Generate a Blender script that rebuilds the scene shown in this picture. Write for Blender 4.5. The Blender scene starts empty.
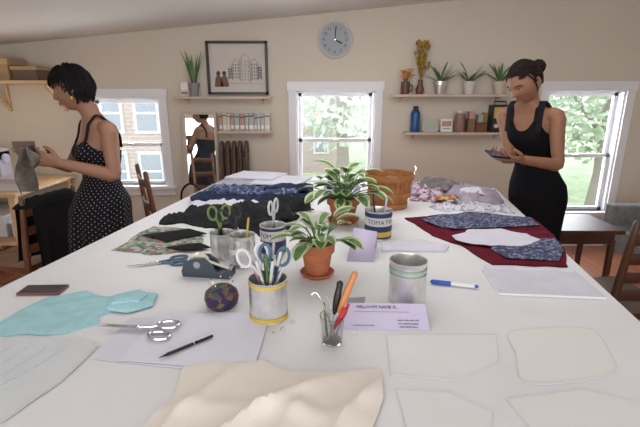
import bpy, bmesh, math, random
from mathutils import Vector, Matrix, noise
from mathutils.geometry import delaunay_2d_cdt
random.seed(7)
V=Vector
sc=bpy.context.scene
sc.view_settings.view_transform='Standard'
# ---------------------------------------------------------------- materials
def nt(name):
    m=bpy.data.materials.new(name); m.use_nodes=True
    t=m.node_tree; return m,t,t.nodes['Principled BSDF']
def mat(name,col,rough=.7,metal=0,var=0,vs=8,bump=0,bs=200,spec=None,trans=0,stretch=None,emit=0,sheen=0):
    m,t,p=nt(name)
    c=(*col,1); p.inputs['Base Color'].default_value=c
    p.inputs['Roughness'].default_value=rough; p.inputs['Metallic'].default_value=metal
    if spec is not None: p.inputs['Specular IOR Level'].default_value=spec
    if trans: p.inputs['Transmission Weight'].default_value=trans
    if sheen: p.inputs['Sheen Weight'].default_value=sheen
    if emit:
        p.inputs['Emission Color'].default_value=c; p.inputs['Emission Strength'].default_value=emit
    tc=t.nodes.new('ShaderNodeTexCoord'); mp=t.nodes.new('ShaderNodeMapping')
    t.links.new(tc.outputs['Object'],mp.inputs[0])
    if stretch: mp.inputs['Scale'].default_value=stretch
    if var:
        n=t.nodes.new('ShaderNodeTexNoise'); n.inputs['Scale'].default_value=vs; n.inputs['Detail'].default_value=4
        t.links.new(mp.outputs[0],n.inputs[0])
        r=t.nodes.new('ShaderNodeValToRGB')
        r.color_ramp.elements[0].position=.3; r.color_ramp.elements[1].position=.7
        r.color_ramp.elements[0].color=tuple(max(0,x*(1-var)) for x in col)+(1,)
        r.color_ramp.elements[1].color=tuple(min(1,x*(1+var)) for x in col)+(1,)
        t.links.new(n.outputs[0],r.inputs[0]); t.links.new(r.outputs[0],p.inputs['Base Color'])
    if bump:
        n=t.nodes.new('ShaderNodeTexNoise'); n.inputs['Scale'].default_value=bs
        t.links.new(mp.outputs[0],n.inputs[0])
        b=t.nodes.new('ShaderNodeBump'); b.inputs['Strength'].default_value=bump; b.inputs['Distance'].default_value=.003
        t.links.new(n.outputs[0],b.inputs['Height']); t.links.new(b.outputs[0],p.inputs['Normal'])
    return m
def mprint(name,cols,scale=40,rough=.85,feature='F1'):
    """printed fabric: voronoi cells mapped to several colours"""
    m,t,p=nt(name); p.inputs['Roughness'].default_value=rough
    tc=t.nodes.new('ShaderNodeTexCoord')
    v=t.nodes.new('ShaderNodeTexVoronoi'); v.inputs['Scale'].default_value=scale
    t.links.new(tc.outputs['Object'],v.inputs['Vector'])
    s=t.nodes.new('ShaderNodeSeparateColor'); t.links.new(v.outputs['Color'],s.inputs[0])
    r=t.nodes.new('ShaderNodeValToRGB'); r.color_ramp.interpolation='CONSTANT'
    e=r.color_ramp.elements
    while len(e)<len(cols): e.new(.5)
    for i,c in enumerate(cols):
        e[i].position=i/len(cols); e[i].color=(*c,1)
    t.links.new(s.outputs[0],r.inputs[0]); t.links.new(r.outputs[0],p.inputs['Base Color'])
    return m
def mdots(name,base,dot,th):
    """polka dots on the garment's own pattern coordinates (vertex attribute)"""
    m,t,p=nt(name); p.inputs['Roughness'].default_value=.85; p.inputs['Specular IOR Level'].default_value=.2
    tc=t.nodes.new('ShaderNodeAttribute'); tc.attribute_name='pattern_coord'
    v=t.nodes.new('ShaderNodeTexVoronoi'); v.voronoi_dimensions='2D'; v.inputs['Scale'].default_value=1; v.inputs['Randomness'].default_value=0
    t.links.new(tc.outputs['Vector'],v.inputs['Vector'])
    c=t.nodes.new('ShaderNodeMath'); c.operation='LESS_THAN'; c.inputs[1].default_value=th
    t.links.new(v.outputs['Distance'],c.inputs[0])
    x=t.nodes.new('ShaderNodeMix'); x.data_type='RGBA'
    x.inputs[6].default_value=(*base,1); x.inputs[7].default_value=(*dot,1)
    t.links.new(c.outputs[0],x.inputs[0]); t.links.new(x.outputs[2],p.inputs['Base Color'])
    return m
def mglass(name,tint=(1,1,1),gl=.08):
    m=bpy.data.materials.new(name); m.use_nodes=True; t=m.node_tree; t.nodes.clear()
    o=t.nodes.new('ShaderNodeOutputMaterial'); mx=t.nodes.new('ShaderNodeMixShader')
    a=t.nodes.new('ShaderNodeBsdfTransparent'); g=t.nodes.new('ShaderNodeBsdfGlossy')
    a.inputs[0].default_value=(*tint,1); g.inputs['Roughness'].default_value=.03
    mx.inputs[0].default_value=gl
    t.links.new(a.outputs[0],mx.inputs[1]); t.links.new(g.outputs[0],mx.inputs[2]); t.links.new(mx.outputs[0],o.inputs[0])
    return m
def mfloor():
    m,t,p=nt('floorboards'); p.inputs['Roughness'].default_value=.35
    tc=t.nodes.new('ShaderNodeTexCoord'); mp=t.nodes.new('ShaderNodeMapping'); mp.inputs['Rotation'].default_value=(0,0,math.pi/2)
    br=t.nodes.new('ShaderNodeTexBrick'); br.inputs['Scale'].default_value=1
    br.inputs['Brick Width'].default_value=1.2; br.inputs['Row Height'].default_value=.08; br.inputs['Mortar Size'].default_value=.002
    br.inputs['Color1'].default_value=(.42,.15,.07,1); br.inputs['Color2'].default_value=(.32,.11,.055,1); br.inputs['Mortar'].default_value=(.05,.02,.01,1)
    t.links.new(tc.outputs['Object'],mp.inputs[0]); t.links.new(mp.outputs[0],br.inputs[0]); t.links.new(br.outputs[0],p.inputs['Base Color'])
    return m
def mbrick():
    m,t,p=nt('pale_brick'); p.inputs['Roughness'].default_value=.9
    tc=t.nodes.new('ShaderNodeTexCoord'); mp=t.nodes.new('ShaderNodeMapping'); mp.inputs['Rotation'].default_value=(math.pi/2,0,0)
    br=t.nodes.new('ShaderNodeTexBrick'); br.inputs['Scale'].default_value=1
    br.inputs['Brick Width'].default_value=.3; br.inputs['Row Height'].default_value=.11; br.inputs['Mortar Size'].default_value=.012
    br.inputs['Color1'].default_value=(.54,.41,.37,1); br.inputs['Color2'].default_value=(.48,.39,.36,1); br.inputs['Mortar'].default_value=(.62,.59,.56,1)
    t.links.new(tc.outputs['Object'],mp.inputs[0]); t.links.new(mp.outputs[0],br.inputs[0]); t.links.new(br.outputs[0],p.inputs['Base Color'])
    return m

wallm=mat('wall_paint',(.65,.59,.51),.9,var=.02,vs=1.5)
ceilm=mat('ceiling_paint',(.74,.72,.69),.9,var=.02,vs=1)
trimm=mat('white_trim_paint',(.80,.80,.84),.5)
tablem=mat('white_table_cloth',(.74,.75,.775),.65,var=.03,vs=5,bump=.08,bs=40)
white=mat('white_enamel',(.8,.8,.8),.5)
black=mat('black_plastic',(.012,.012,.014),.4)
blackc=mat('black_cloth',(.010,.010,.012),.9,spec=.2)
darkw=mat('dark_walnut',(.06,.025,.014),.4,var=.3,vs=6,stretch=(1,1,.15))
redw=mat('reddish_wood',(.15,.06,.03),.4,var=.3,vs=10)
pinew=mat('pine_wood',(.62,.42,.24),.6,var=.15,vs=10,stretch=(.2,1,1))
shelfw=mat('shelf_wood',(.58,.46,.36),.6,var=.1,vs=10)
tin=mat('tin_metal',(.75,.75,.74),.28,.85,var=.1,vs=30)
steel=mat('polished_steel',(.65,.65,.67),.22,1)
terra=mat('terracotta',(.46,.15,.065),.8,var=.15,vs=25)
soil=mat('soil',(.04,.025,.015),1,var=.4,vs=80)
leafg=mat('leaf_green',(.07,.17,.04),.45,var=.25,vs=40)
leafc=mat('leaf_cream',(.45,.52,.28),.45)
aloeg=mat('aloe_green',(.10,.21,.07),.5,var=.3,vs=30)
paper=mat('white_paper',(.78,.78,.81),.8)
lav=mat('lavender_paper',(.60,.55,.74),.8)
ink=mat('ink',(.03,.03,.05),.8)
pencil=mat('pencil_line',(.60,.60,.61),.8)
glass=mglass('window_glass',(1,1,1),.05)

# ---------------------------------------------------------------- builder
def catmull(pts,k=4,closed=False):
    n=len(pts); out=[]
    if n<3: return list(pts)
    rng=range(n) if closed else range(n-1)
    for i in rng:
        g=lambda j:pts[j%n] if closed else pts[max(0,min(n-1,j))]
        a,b,c,d=g(i-1),g(i),g(i+1),g(i+2)
        for q in range(k):
            t=q/k
            out.append(tuple(.5*((2*b[m])+(-a[m]+c[m])*t+(2*a[m]-5*b[m]+4*c[m]-d[m])*t*t+(-a[m]+3*b[m]-3*c[m]+d[m])*t**3) for m in range(len(b))))
    if not closed: out.append(tuple(pts[-1]))
    return out
def ridge(q): return 1-abs(noise.noise(q)*2.2)
class B:
    def __init__(s,name,ymax=None): s.n=name;s.v=[];s.f=[];s.m=[];s.mats=[];s.M=Matrix();s.ymax=ymax
    def mi(s,m):
        if m not in s.mats: s.mats.append(m)
        return s.mats.index(m)
    def add(s,vs,fs,m):
        o=len(s.v); i=s.mi(m)
        nv=[s.M@V(p) for p in vs]
        if s.ymax is not None:
            for p in nv:
                if p.y>s.ymax: p.y=s.ymax
        s.v+=nv
        for f in fs: s.f.append([o+a for a in f]); s.m.append(i)
    def box(s,c,d,m,rz=0,R=None):
        c=V(c); R=R or Matrix.Rotation(rz,3,'Z'); vs=[]
        for z in(-1,1):
            for y in(-1,1):
                for x in(-1,1): vs.append(c+R@V((x*d[0]/2,y*d[1]/2,z*d[2]/2)))
        s.add(vs,[(0,2,3,1),(4,5,7,6),(0,1,5,4),(2,6,7,3),(0,4,6,2),(1,3,7,5)],m)
    def b2(s,a,b,m):
        s.box([(a[i]+b[i])/2 for i in range(3)],[abs(b[i]-a[i]) for i in range(3)],m)
    def beam(s,a,b,w,h,m):
        a=V(a);b=V(b);t=(b-a).normalized()
        up=V((0,0,1)) if abs(t.z)<.95 else V((0,1,0))
        x=t.cross(up).normalized(); y=x.cross(t)
        R=Matrix((x,t,y)).transposed()
        s.box((a+b)/2,(w,(b-a).length,h),m,R=R)
    def tube(s,pts,r,m,n=10,r2=None,up=None,rnd=False,closed=False,sm=0):
        pts=[V(p) for p in pts]; N=len(pts)
        rr=list(r) if hasattr(r,'__len__') else [r]*N
        r2=rr if r2 is None else (list(r2) if hasattr(r2,'__len__') else [r2]*N)
        if sm:
            q=catmull([(*p,a,b) for p,a,b in zip(pts,rr,r2)],sm,closed)
            pts=[V(x[:3]) for x in q]; rr=[max(1e-5,x[3]) for x in q]; r2=[max(1e-5,x[4]) for x in q]
        if rnd:
            t0=(pts[0]-pts[1]).normalized(); t1=(pts[-1]-pts[-2]).normalized()
            a,b=rr[0],rr[-1]; c,d=r2[0],r2[-1]
            h0=min(a,c);h1=min(b,d)
            P=[pts[0]+t0*h0*.95,pts[0]+t0*h0*.6]; Q=[pts[-1]+t1*h1*.6,pts[-1]+t1*h1*.95]
            pts=P+pts+Q; rr=[a*.3,a*.78]+rr+[b*.78,b*.3]; r2=[c*.3,c*.78]+r2+[d*.78,d*.3]
        N=len(pts); vs=[]; px=None
        for i,p in enumerate(pts):
            if closed: t=pts[(i+1)%N]-pts[i-1]
            else: t=pts[min(N-1,i+1)]-pts[max(0,i-1)]
            t=t.normalized() if t.length>1e-9 else V((0,0,1))
            if up is not None: x=V(up).cross(t)
            elif px is None: x=(V((0,0,1)) if abs(t.z)<.9 else V((1,0,0))).cross(t)
            else: x=px-t*px.dot(t)
            x=x.normalized() if x.length>1e-6 else V((1,0,0))
            px=x; y=t.cross(x)
            for j in range(n):
                a=2*math.pi*j/n
                vs.append(p+x*math.cos(a)*rr[i]+y*math.sin(a)*r2[i])
        fs=[]
        for i in range(N if closed else N-1):
            for j in range(n):
                k=(j+1)%n; i2=(i+1)%N
                fs.append((i*n+j,i*n+k,i2*n+k,i2*n+j))
        if not closed:
            fs.append(tuple(range(n-1,-1,-1))); fs.append(tuple((N-1)*n+j for j in range(n)))
        s.add(vs,fs,m)
    def lathe(s,prof,c,m,n=32,sx=1,sy=1):
        c=V(c);vs=[];fs=[]
        for r,z in prof:
            for j in range(n):
                a=2*math.pi*j/n; vs.append(c+V((r*math.cos(a)*sx,r*math.sin(a)*sy,z)))
        for i in range(len(prof)-1):
            for j in range(n):
                k=(j+1)%n; fs.append((i*n+j,i*n+k,(i+1)*n+k,(i+1)*n+j))
        s.add(vs,fs,m)
    def ell(s,c,r,m,n=16,R=None,fn=None):
        c=V(c);R=R or Matrix.Identity(3);vs=[];fs=[];h=n//2+1
        for i in range(h+1):
            ph=math.pi*i/h
            for j in range(n):
                a=2*math.pi*j/n
                d=V((math.sin(ph)*math.cos(a),math.sin(ph)*math.sin(a),math.cos(ph)))
                k=fn(d) if fn else 1
                vs.append(c+R@V((d.x*r[0]*k,d.y*r[1]*k,d.z*r[2]*k)))
        for i in range(h):
            for j in range(n):
                k=(j+1)%n; fs.append((i*n+j,(i+1)*n+j,(i+1)*n+k,i*n+k))
        s.add(vs,fs,m)
    def sheet(s,poly,z,m,res=.02,amp=0,freq=12,mound=0,mw=.08,smooth=False,seed=0,th=.001,zf=None,jit=0,line=None):
        P=[tuple(p) for p in poly]
        if smooth: P=catmull(P,5,True)
        else:
            Q=[]
            for i in range(len(P)):
                a=V(P[i]);b=V(P[(i+1)%len(P)]); k=max(1,int((b-a).length/(res*1.5)))
                for q in range(k): Q.append(tuple(a.lerp(b,q/k)))
            P=Q
        if jit:
            P=[(x+jit*noise.noise(V((x*14,y*14,seed+3.3))),y+jit*noise.noise(V((x*14,y*14,seed+9.7)))) for x,y in P]
        n=len(P)
        xs=[p[0] for p in P];ys=[p[1] for p in P]
        def inside(x,y):
            c=False
            for i in range(n):
                x1,y1=P[i];x2,y2=P[i-1]
                if (y1>y)!=(y2>y) and x<(x2-x1)*(y-y1)/(y2-y1)+x1: c=not c
            return c
        def dist(x,y):
            d=9
            for i in range(n):
                a=P[i];b=P[i-1];dx=b[0]-a[0];dy=b[1]-a[1];l=dx*dx+dy*dy+1e-12
                t=max(0,min(1,((x-a[0])*dx+(y-a[1])*dy)/l))
                d=min(d,math.hypot(x-a[0]-t*dx,y-a[1]-t*dy))
            return d
        pts=[V(p) for p in P]; 
        y=min(ys)+res/2; row=0
        while y<max(ys):
            x=min(xs)+(res/2 if row%2 else res)
            while x<max(xs):
                if inside(x,y) and dist(x,y)>res*.4: pts.append(V((x,y)))
                x+=res
            y+=res;row+=1
        ov,oe,of,_,_,_=delaunay_2d_cdt(pts,[(i,(i+1)%n) for i in range(n)],[],1,1e-6)
        vs=[]
        for p in ov:
            d=dist(p.x,p.y) if (mound or amp) else 0
            k=min(1,d/mw); k=k*k*(3-2*k)
            q=V((p.x*freq+seed*3.1,p.y*freq-seed*1.7,seed))
            w=0
            if amp:
                w=amp*(.55*ridge(q)+.35*ridge(q*2.1+V((5,2,1)))+.18*ridge(q*4.3))
                w=max(0,w)*(.3+.7*min(1,d/(mw*.5)))
            zz=z+th+mound*k+w
            if zf: zz+=zf(p.x,p.y)
            vs.append((p.x,p.y,zz))
        o=len(vs); fs=[tuple(f) for f in of]
        cnt={}
        for f in fs:
            for i in range(len(f)):
                e=(f[i],f[(i+1)%len(f)]); k=tuple(sorted(e)); cnt.setdefault(k,[]).append(e)
        low={}
        extra=[]
        for k,e in cnt.items():
            if len(e)==1:
                a,b=e[0]
                for q in(a,b):
                    if q not in low:
                        low[q]=o+len(extra); extra.append((vs[q][0],vs[q][1],z if not zf else vs[q][2]-th))
                fs.append((b,a,low[a],low[b]))
        s.add(vs+extra,fs,m)
        if line:   # drawn cutting line just inside the paper's edge
            cx=sum(xs)/n; cy=sum(ys)/n; k=.985
            s.tube([(cx+(x-cx)*k,cy+(y-cy)*k,z+th+.0018) for x,y in P],.0005,line,4,closed=True)
    def text(s,txt,size,m,M,ext=.0004):
        c=bpy.data.curves.new('t','FONT'); c.body=txt;c.size=size;c.extrude=ext;c.align_x='CENTER';c.align_y='CENTER'; c.resolution_u=2
        o=bpy.data.objects.new('t',c); sc.collection.objects.link(o)
        dg=bpy.context.evaluated_depsgraph_get(); dg.update()
        me=bpy.data.meshes.new_from_object(o.evaluated_get(dg))
        s.add([M@v.co for v in me.vertices],[tuple(p.vertices) for p in me.polygons],m)
        bpy.data.objects.remove(o); bpy.data.curves.remove(c); bpy.data.meshes.remove(me)
    def done(s,parent=None,bevel=0,ang=42,recalc=True,mods=(),attr=None):
        me=bpy.data.meshes.new(s.n)
        xs=[min(v[i] for v in s.v) for i in range(3)]; xm=[max(v[i] for v in s.v) for i in range(3)]
        org=V(((xs[0]+xm[0])/2,(xs[1]+xm[1])/2,xs[2]))
        if parent is not None: org=V((0,0,0))
        me.from_pydata([v-org for v in s.v],[],s.f)
        for m in s.mats: me.materials.append(m)
        me.polygons.foreach_set('material_index',s.m)
        if recalc:
            bm=bmesh.new(); bm.from_mesh(me); bmesh.ops.recalc_face_normals(bm,faces=bm.faces); bm.to_mesh(me); bm.free()
        if attr:
            a=me.attributes.new('pattern_coord','FLOAT_VECTOR','POINT')
            for i in range(len(me.vertices)): a.data[i].vector=attr[i] if i<len(attr) else (.5,.5,0)
        me.polygons.foreach_set('use_smooth',[True]*len(me.polygons))
        me.set_sharp_from_angle(angle=math.radians(ang))
        o=bpy.data.objects.new(s.n,me); o.location=org; sc.collection.objects.link(o)
        if bevel:
            b=o.modifiers.new('bev','BEVEL'); b.width=bevel; b.segments=2; b.limit_method='ANGLE'; b.angle_limit=math.radians(50)
        for k,d in mods:
            q=o.modifiers.new(k,k)
            for a,v in d.items(): setattr(q,a,v)
        if parent is not None: o.parent=parent
        return o
def RZ(a): return Matrix.Rotation(a,4,'Z')
def RX(a): return Matrix.Rotation(a,4,'X')
def RY(a): return Matrix.Rotation(a,4,'Y')
def TR(*p): return Matrix.Translation(V(p))

# ---------------------------------------------------------------- room shell
YB=4.2
def ceil(x): return 2.218+.09*x
X0,X1,YF=-3.3,3.35,-1.3
b=B('floor'); b.b2((X0,YF,-.1),(X1,YB+.15,0),mfloor()); b.done()
b=B('ceiling')
vs=[(X0-.1,YF,ceil(X0-.1)),(X1+.1,YF,ceil(X1+.1)),(X1+.1,YB+.15,ceil(X1+.1)),(X0-.1,YB+.15,ceil(X0-.1))]
vs+=[(x,y,z+.1) for x,y,z in vs]
b.add(vs,[(0,1,2,3),(7,6,5,4),(0,4,5,1),(1,5,6,2),(2,6,7,3),(3,7,4,0)],ceilm); b.done()
wins=[(-2.2,-1.53,.64,1.48),(-.225,.52,.66,1.545),(2.165,2.90,.37,1.55)]
b=B('wall_back')
def wallpiece(xa,xb,za,zb=None,Y=YB,t_=.15):
    ta,tb=(ceil(xa),ceil(xb)) if zb is None else (zb,zb)
    vs=[(xa,Y,za),(xb,Y,za),(xb,Y,tb),(xa,Y,ta)]; vs+=[(x,Y+t_,z) for x,y,z in vs]
    b.add(vs,[(0,1,2,3),(7,6,5,4),(0,4,5,1),(1,5,6,2),(2,6,7,3),(3,7,4,0)],wallm)
xs=X0
for (a,c,z0,z1) in wins:
    wallpiece(xs,a,0); wallpiece(a,c,0,z0); wallpiece(a,c,z1); xs=c
wallpiece(xs,X1,0); b.done()
b=B('wall_front'); wallpiece(X0,X1,0,None,YF-.15); b.done()
for nm,x,xx in(('wall_left',X0-.1,X0),('wall_right',X1,X1+.1)):
    b=B(nm); b.b2((x,YF,0),(xx,YB+.15,ceil(x)-.01),wallm); b.done()
b=B('baseboard_back')
b.b2((X0,YB-.02,0),(X1,YB-.001,.12),trimm); b.done(bevel=.004)
for i,(a,c,z0,z1) in enumerate(wins):
    b=B('window_%d'%(i+1)); w=.075
    y0,y1=YB-.025,YB-.001
    b.b2((a-w,y0,z0-.02),(a,y1,z1+w),trimm); b.b2((c,y0,z0-.02),(c+w,y1,z1+w),trimm)
    b.b2((a-w-.01,y0-.01,z1),(c+w+.01,y1,z1+w+.01),trimm)
    b.b2((a-w-.02,YB-.06,z0-.035),(c+w+.02,YB+.06,z0),trimm)   # stool
    b.b2((a-w,y0,z0-.1),(c+w,y1,z0-.035),trimm)                # apron
    for xx in(a,c-.015): b.b2((xx,YB,z0),(xx+.015,YB+.14,z1),trimm)
    b.b2((a,YB,z1-.015),(c,YB+.14,z1),trimm)
    zm=z0+(z1-z0)*.47
    def sash(za,zb,y,t=.035):
        b.b2((a+.015,y,za),(a+.015+t,y+.03,zb),trimm); b.b2((c-.015-t,y,za),(c-.015,y+.03,zb),trimm)
        b.b2((a+.015,y,za),(c-.015,y+.03,za+t),trimm); b.b2((a+.015,y,zb-t),(c-.015,y+.03,zb),trimm)
        b.b2((a+.03,y+.012,za+.02),(c-.03,y+.015,zb-.02),glass)
    sash(zm-.02,z1-.015,YB+.085); sash(z0,zm+.02,YB+.05)
    b.box(((a+c)/2,YB+.04,zm+.01),(.05,.03,.015),tin)
    b.done(bevel=.002)

# ---------------------------------------------------------------- outside
grass=mat('lawn',(.5,.6,.38),.9,var=.2,vs=2)
b=B('ground_outside'); b.b2((-30,4.8,-2.2),(30,40,-2.0),grass); b.done()
fol=mat('tree_foliage',(.50,.60,.43),.9,var=.2,vs=4)  # green lightened to put the washed-out outdoor haze into the colour
fol2=mat('tree_foliage_pale',(.62,.69,.58),.9,var=.15,vs=4)  # paler green, haze painted into the leaf colour here too
bark=mat('bark',(.35,.31,.28),.9)
def tree(x,y,h,r,fm,seed):
    random.seed(seed); b=B('tree')
    b.tube([(x,y,-2),(x+.1,y,-1+h*.2),(x,y,h*.55)],[.22,.17,.1],bark,8)
    for k in range(6):
        a=k*1.05; b.tube([(x,y,h*.2),(x+math.cos(a)*r*.5,y+math.sin(a)*r*.5,h*.6)],[.08,.03],bark,6)
    for k in range(1700):
        d=V((random.gauss(0,1),random.gauss(0,1),random.gauss(0,1))).normalized()*r*random.uniform(.45,1)
        c=V((x,y,h*.55))+V((d.x,d.y,d.z*.95)); q=random.uniform(.07,.16)*r/2
        u=V((random.gauss(0,1),random.gauss(0,1),random.gauss(0,1))).normalized(); w=u.orthogonal().normalized()
        b.add([c-u*q,c+w*q*.6,c+u*q,c-w*q*.6],[(0,1,2,3)],fm)
    b.done(recalc=False)
tree(.5,11,3.6,2.0,fol2,1); tree(7.2,11,2.6,1.9,fol,3); tree(11,15,3.6,2.6,fol,4); tree(4.6,15.5,3,2.0,fol2,5); tree(8.2,19,4,2.6,fol2,6)
sid=mat('pale_siding',(.70,.68,.66),.8); dk=mat('dark_pane',(.34,.38,.44),.2); brk=mbrick()
def house(x0,x1,y0,y1,zt,cols,zs):
    b=B('brick_building')
    b.b2((x0,y0,-2),(x1,y1,zt),brk); b.b2((x0-.15,y0-.15,zt),(x1+.15,y1+.15,zt+.25),sid)
    b.b2((x0+.4,y0+1,zt+.25),(x0+.9,y0+1.5,zt+1),brk)
    for xx in cols:
        for zz in zs:
            b.b2((xx,y0-.05,zz),(xx+.7,y0,zz+1.1),trimm); b.b2((xx+.08,y0-.07,zz+.08),(xx+.62,y0-.04,zz+1.02),dk); b.b2((xx+.08,y0-.08,zz+.52),(xx+.62,y0-.05,zz+.58),trimm)
    b.done()
house(-7.8,-4.3,12,16,2.9,(-7.2,-6.1,-5.1),(-1.1,.5,1.7))
house(-3.4,1.0,20,24,2.6,(-2.9,-1.6,-.3),(-1.1,.9))
b=B('garden_fence')
for k in range(60): b.b2((3.5+k*.16,8.5,-2),(3.6+k*.16,8.55,-.9),sid)
b.b2((3.4,8.55,-1.3),(13,8.6,-1.2),sid); b.done()

# ---------------------------------------------------------------- big table
NL,FL,FR,NR=V((-1.2,.35)),V((-.725,3.15)),V((1.188,2.826)),V((.713,.026))
b=B('cutting_table'); TZ=.9
ps=[NL,NR,FR,FL]
vs=[(p.x,p.y,TZ-.045) for p in ps]+[(p.x,p.y,TZ) for p in ps]
b.add(vs,[(3,2,1,0),(4,5,6,7),(0,1,5,4),(1,2,6,5),(2,3,7,6),(3,0,4,7)],tablem)
cen=(NL+NR+FL+FR)/4
ang=math.atan2(NR.y-NL.y,NR.x-NL.x)
for p in ps+[(NL+FL)/2,(NR+FR)/2]:
    q=p.lerp(cen,.1); b.box((q.x,q.y,(TZ-.045)/2),(.07,.07,TZ-.045),pinew,rz=ang)
for p,q in((NL,NR),(NR,FR),(FR,FL),(FL,NL)):
    a=p.lerp(cen,.1);c=q.lerp(cen,.1); b.beam((a.x,a.y,TZ-.1),(c.x,c.y,TZ-.1),.03,.09,pinew)
b.done(bevel=.008)

# ---------------------------------------------------------------- wall items
b=B('wall_clock'); b.M=TR(.138,YB,1.995)@RX(math.pi/2)
face=mat('clock_face_grey',(.36,.40,.43),.6)
rimm=mat('clock_rim_silver',(.72,.73,.75),.4,.3)
b.lathe([(.13,0.001),(.155,0.001),(.16,.02),(.155,.04),(.145,.045),(.138,.03),(.13,.022)],(0,0,0),rimm,48)
b.add([(math.cos(i*math.pi/24)*.138,math.sin(i*math.pi/24)*.138,.022) for i in range(48)],[tuple(range(48))],face)
for k in range(12):
    a=k*math.pi/6; b.text(str(k if k else 12),.036,ink,TR(math.sin(a)*.105,math.cos(a)*.105,.0235))
    for q in range(5):
        a2=a+q*math.pi/30; b.box((math.sin(a2)*.13,math.cos(a2)*.13,.0235),(.002,.008,.001),ink,rz=-a2)
S=b.M.copy()
b.M=S@RZ(math.radians(-2)); b.box((0,.045,.03),(.008,.11,.002),ink)
b.M=S@RZ(math.radians(-117)); b.box((0,.03,.027),(.012,.08,.002),ink)
b.M=S; b.lathe([(0,.034),(.008,.034),(.008,.022)],(0,0,0),steel,12); b.done()

b=B('framed_picture'); bf=mat('black_frame',(.015,.013,.012),.35); pp=mat('aged_print_paper',(.62,.58,.54),.8)
x0,x1,z0,z1=-1.05,-.485,1.513,1.985; y=YB-.012
for a,c in(((x0,z0),(x1,z0+.022)),((x0,z1-.022),(x1,z1)),((x0,z0),(x0+.022,z1)),((x1-.022,z0),(x1,z1))):
    b.b2((a[0],YB-.035,a[1]),(c[0],YB-.003,c[1]),bf)
b.b2((x0+.01,y,z0+.01),(x1-.01,YB-.004,z1-.01),pp)
def stroke(pts,w=.003,m=ink):
    for p,q in zip(pts,pts[1:]): b.beam((p[0],y-.001,p[1]),(q[0],y-.001,q[1]),w,.002,m)
def ln(x,z): return (x0+.03+x*.505,z0+.03+z*.41)
for s0,w0,h0,bs in((.40,.13,.45,.25),(.55,.18,.62,.2),(.75,.12,.5,.22),(.88,.06,.35,.25),(.33,.07,.3,.25)):
    stroke([ln(s0,bs),ln(s0,bs+h0*.8),ln(s0+w0/2,bs+h0),ln(s0+w0,bs+h0*.8),ln(s0+w0,bs)])
    for r in range(5):
        stroke([ln(s0,bs+h0*.15*(r+1)),ln(s0+w0,bs+h0*.15*(r+1))],.0015)
        for c in range(3): stroke([ln(s0+w0*(c+.5)/3,bs+h0*.15*r+.03),ln(s0+w0*(c+.5)/3,bs+h0*.15*r+.07)],.005)
stroke([ln(.28,.18),ln(.97,.16)],.003)
for cx in(.14,.25):
    X,Z=ln(cx,.1)
    b.ell((X,y-.002,Z+.12),(.018,.002,.02),bf); b.add([(X-.04,y-.003,Z),(X+.04,y-.003,Z),(X+.028,y-.003,Z+.08),(X,y-.003,Z+.115),(X-.028,y-.003,Z+.08)],[(0,1,2,3,4)],redw)
b.done()

def blade(b,base,d,up,L,w,m,m2=None,droop=.4,n=8):
    """leaf blade: base pos, outward dir, initial steepness, length"""
    base=V(base); d=V(d).normalized(); vs=[]; side=d.cross(V((0,0,1))).normalized(); p=base.copy(); th=up
    for i in range(n+1):
        t=i/n; ww=w*(math.sin(math.pi*min(1,t*.92+.06))**.7)*(1 if t<.98 else .1)
        nrm=V((0,0,1))*math.cos(th)-d*math.sin(th)
        for q in(-1,-.6,0,.6,1): vs.append(p+side*ww*q+nrm*abs(q)*ww*.25)
        p=p+(d*math.cos(th)+V((0,0,1))*math.sin(th))*L/n; th-=droop*2.2/n
    fs=[];fc=[]
    for i in range(n):
        for j in range(4):
            q=(i*5+j,i*5+j+1,(i+1)*5+j+1,(i+1)*5+j)
            (fc if j in(0,3) else fs).append(q)
    b.add(vs,fs,m)
    b.add(vs,fc,m2 or m)
def pot(b,c,r,h,m,saucer=True):
    x,y,z=c
    if saucer:
        b.lathe([(0,0),(r*.82,0),(r*1.0,.014),(r*.95,.016),(r*.8,.006),(0,.006)],c,m,32); z+=.006
    b.lathe([(0,0),(r*.66,0),(r*.88,h*.72),(r*1.0,h*.72),(r*1.02,h),(r*.92,h),(r*.9,h*.85),(0,h*.85)],(x,y,z),m,32)
    b.lathe([(0,h*.9),(r*.9,h*.87)],(x,y,z),soil,20)
    return z+h*.88
def shelf(name,x0,x1,z,dep=.14,m=shelfw):
    b=B(name); b.b2((x0,YB-dep,z-.022),(x1,YB-.002,z),m)
    for x in(x0+.1,x1-.1): b.b2((x-.01,YB-.02,z-.07),(x+.01,YB-.003,z-.022),m); b.b2((x-.01,YB-dep*.8,z-.034),(x+.01,YB-.003,z-.022),m)
    b.done(bevel=.002)
shelf('wall_shelf',-1.35,-.45,1.495); shelf('wall_shelf',-.97,-.45,1.18,.12)
shelf('wall_shelf',.66,1.77,1.515,.15); shelf('wall_shelf',.80,1.79,1.17,.15)
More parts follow.
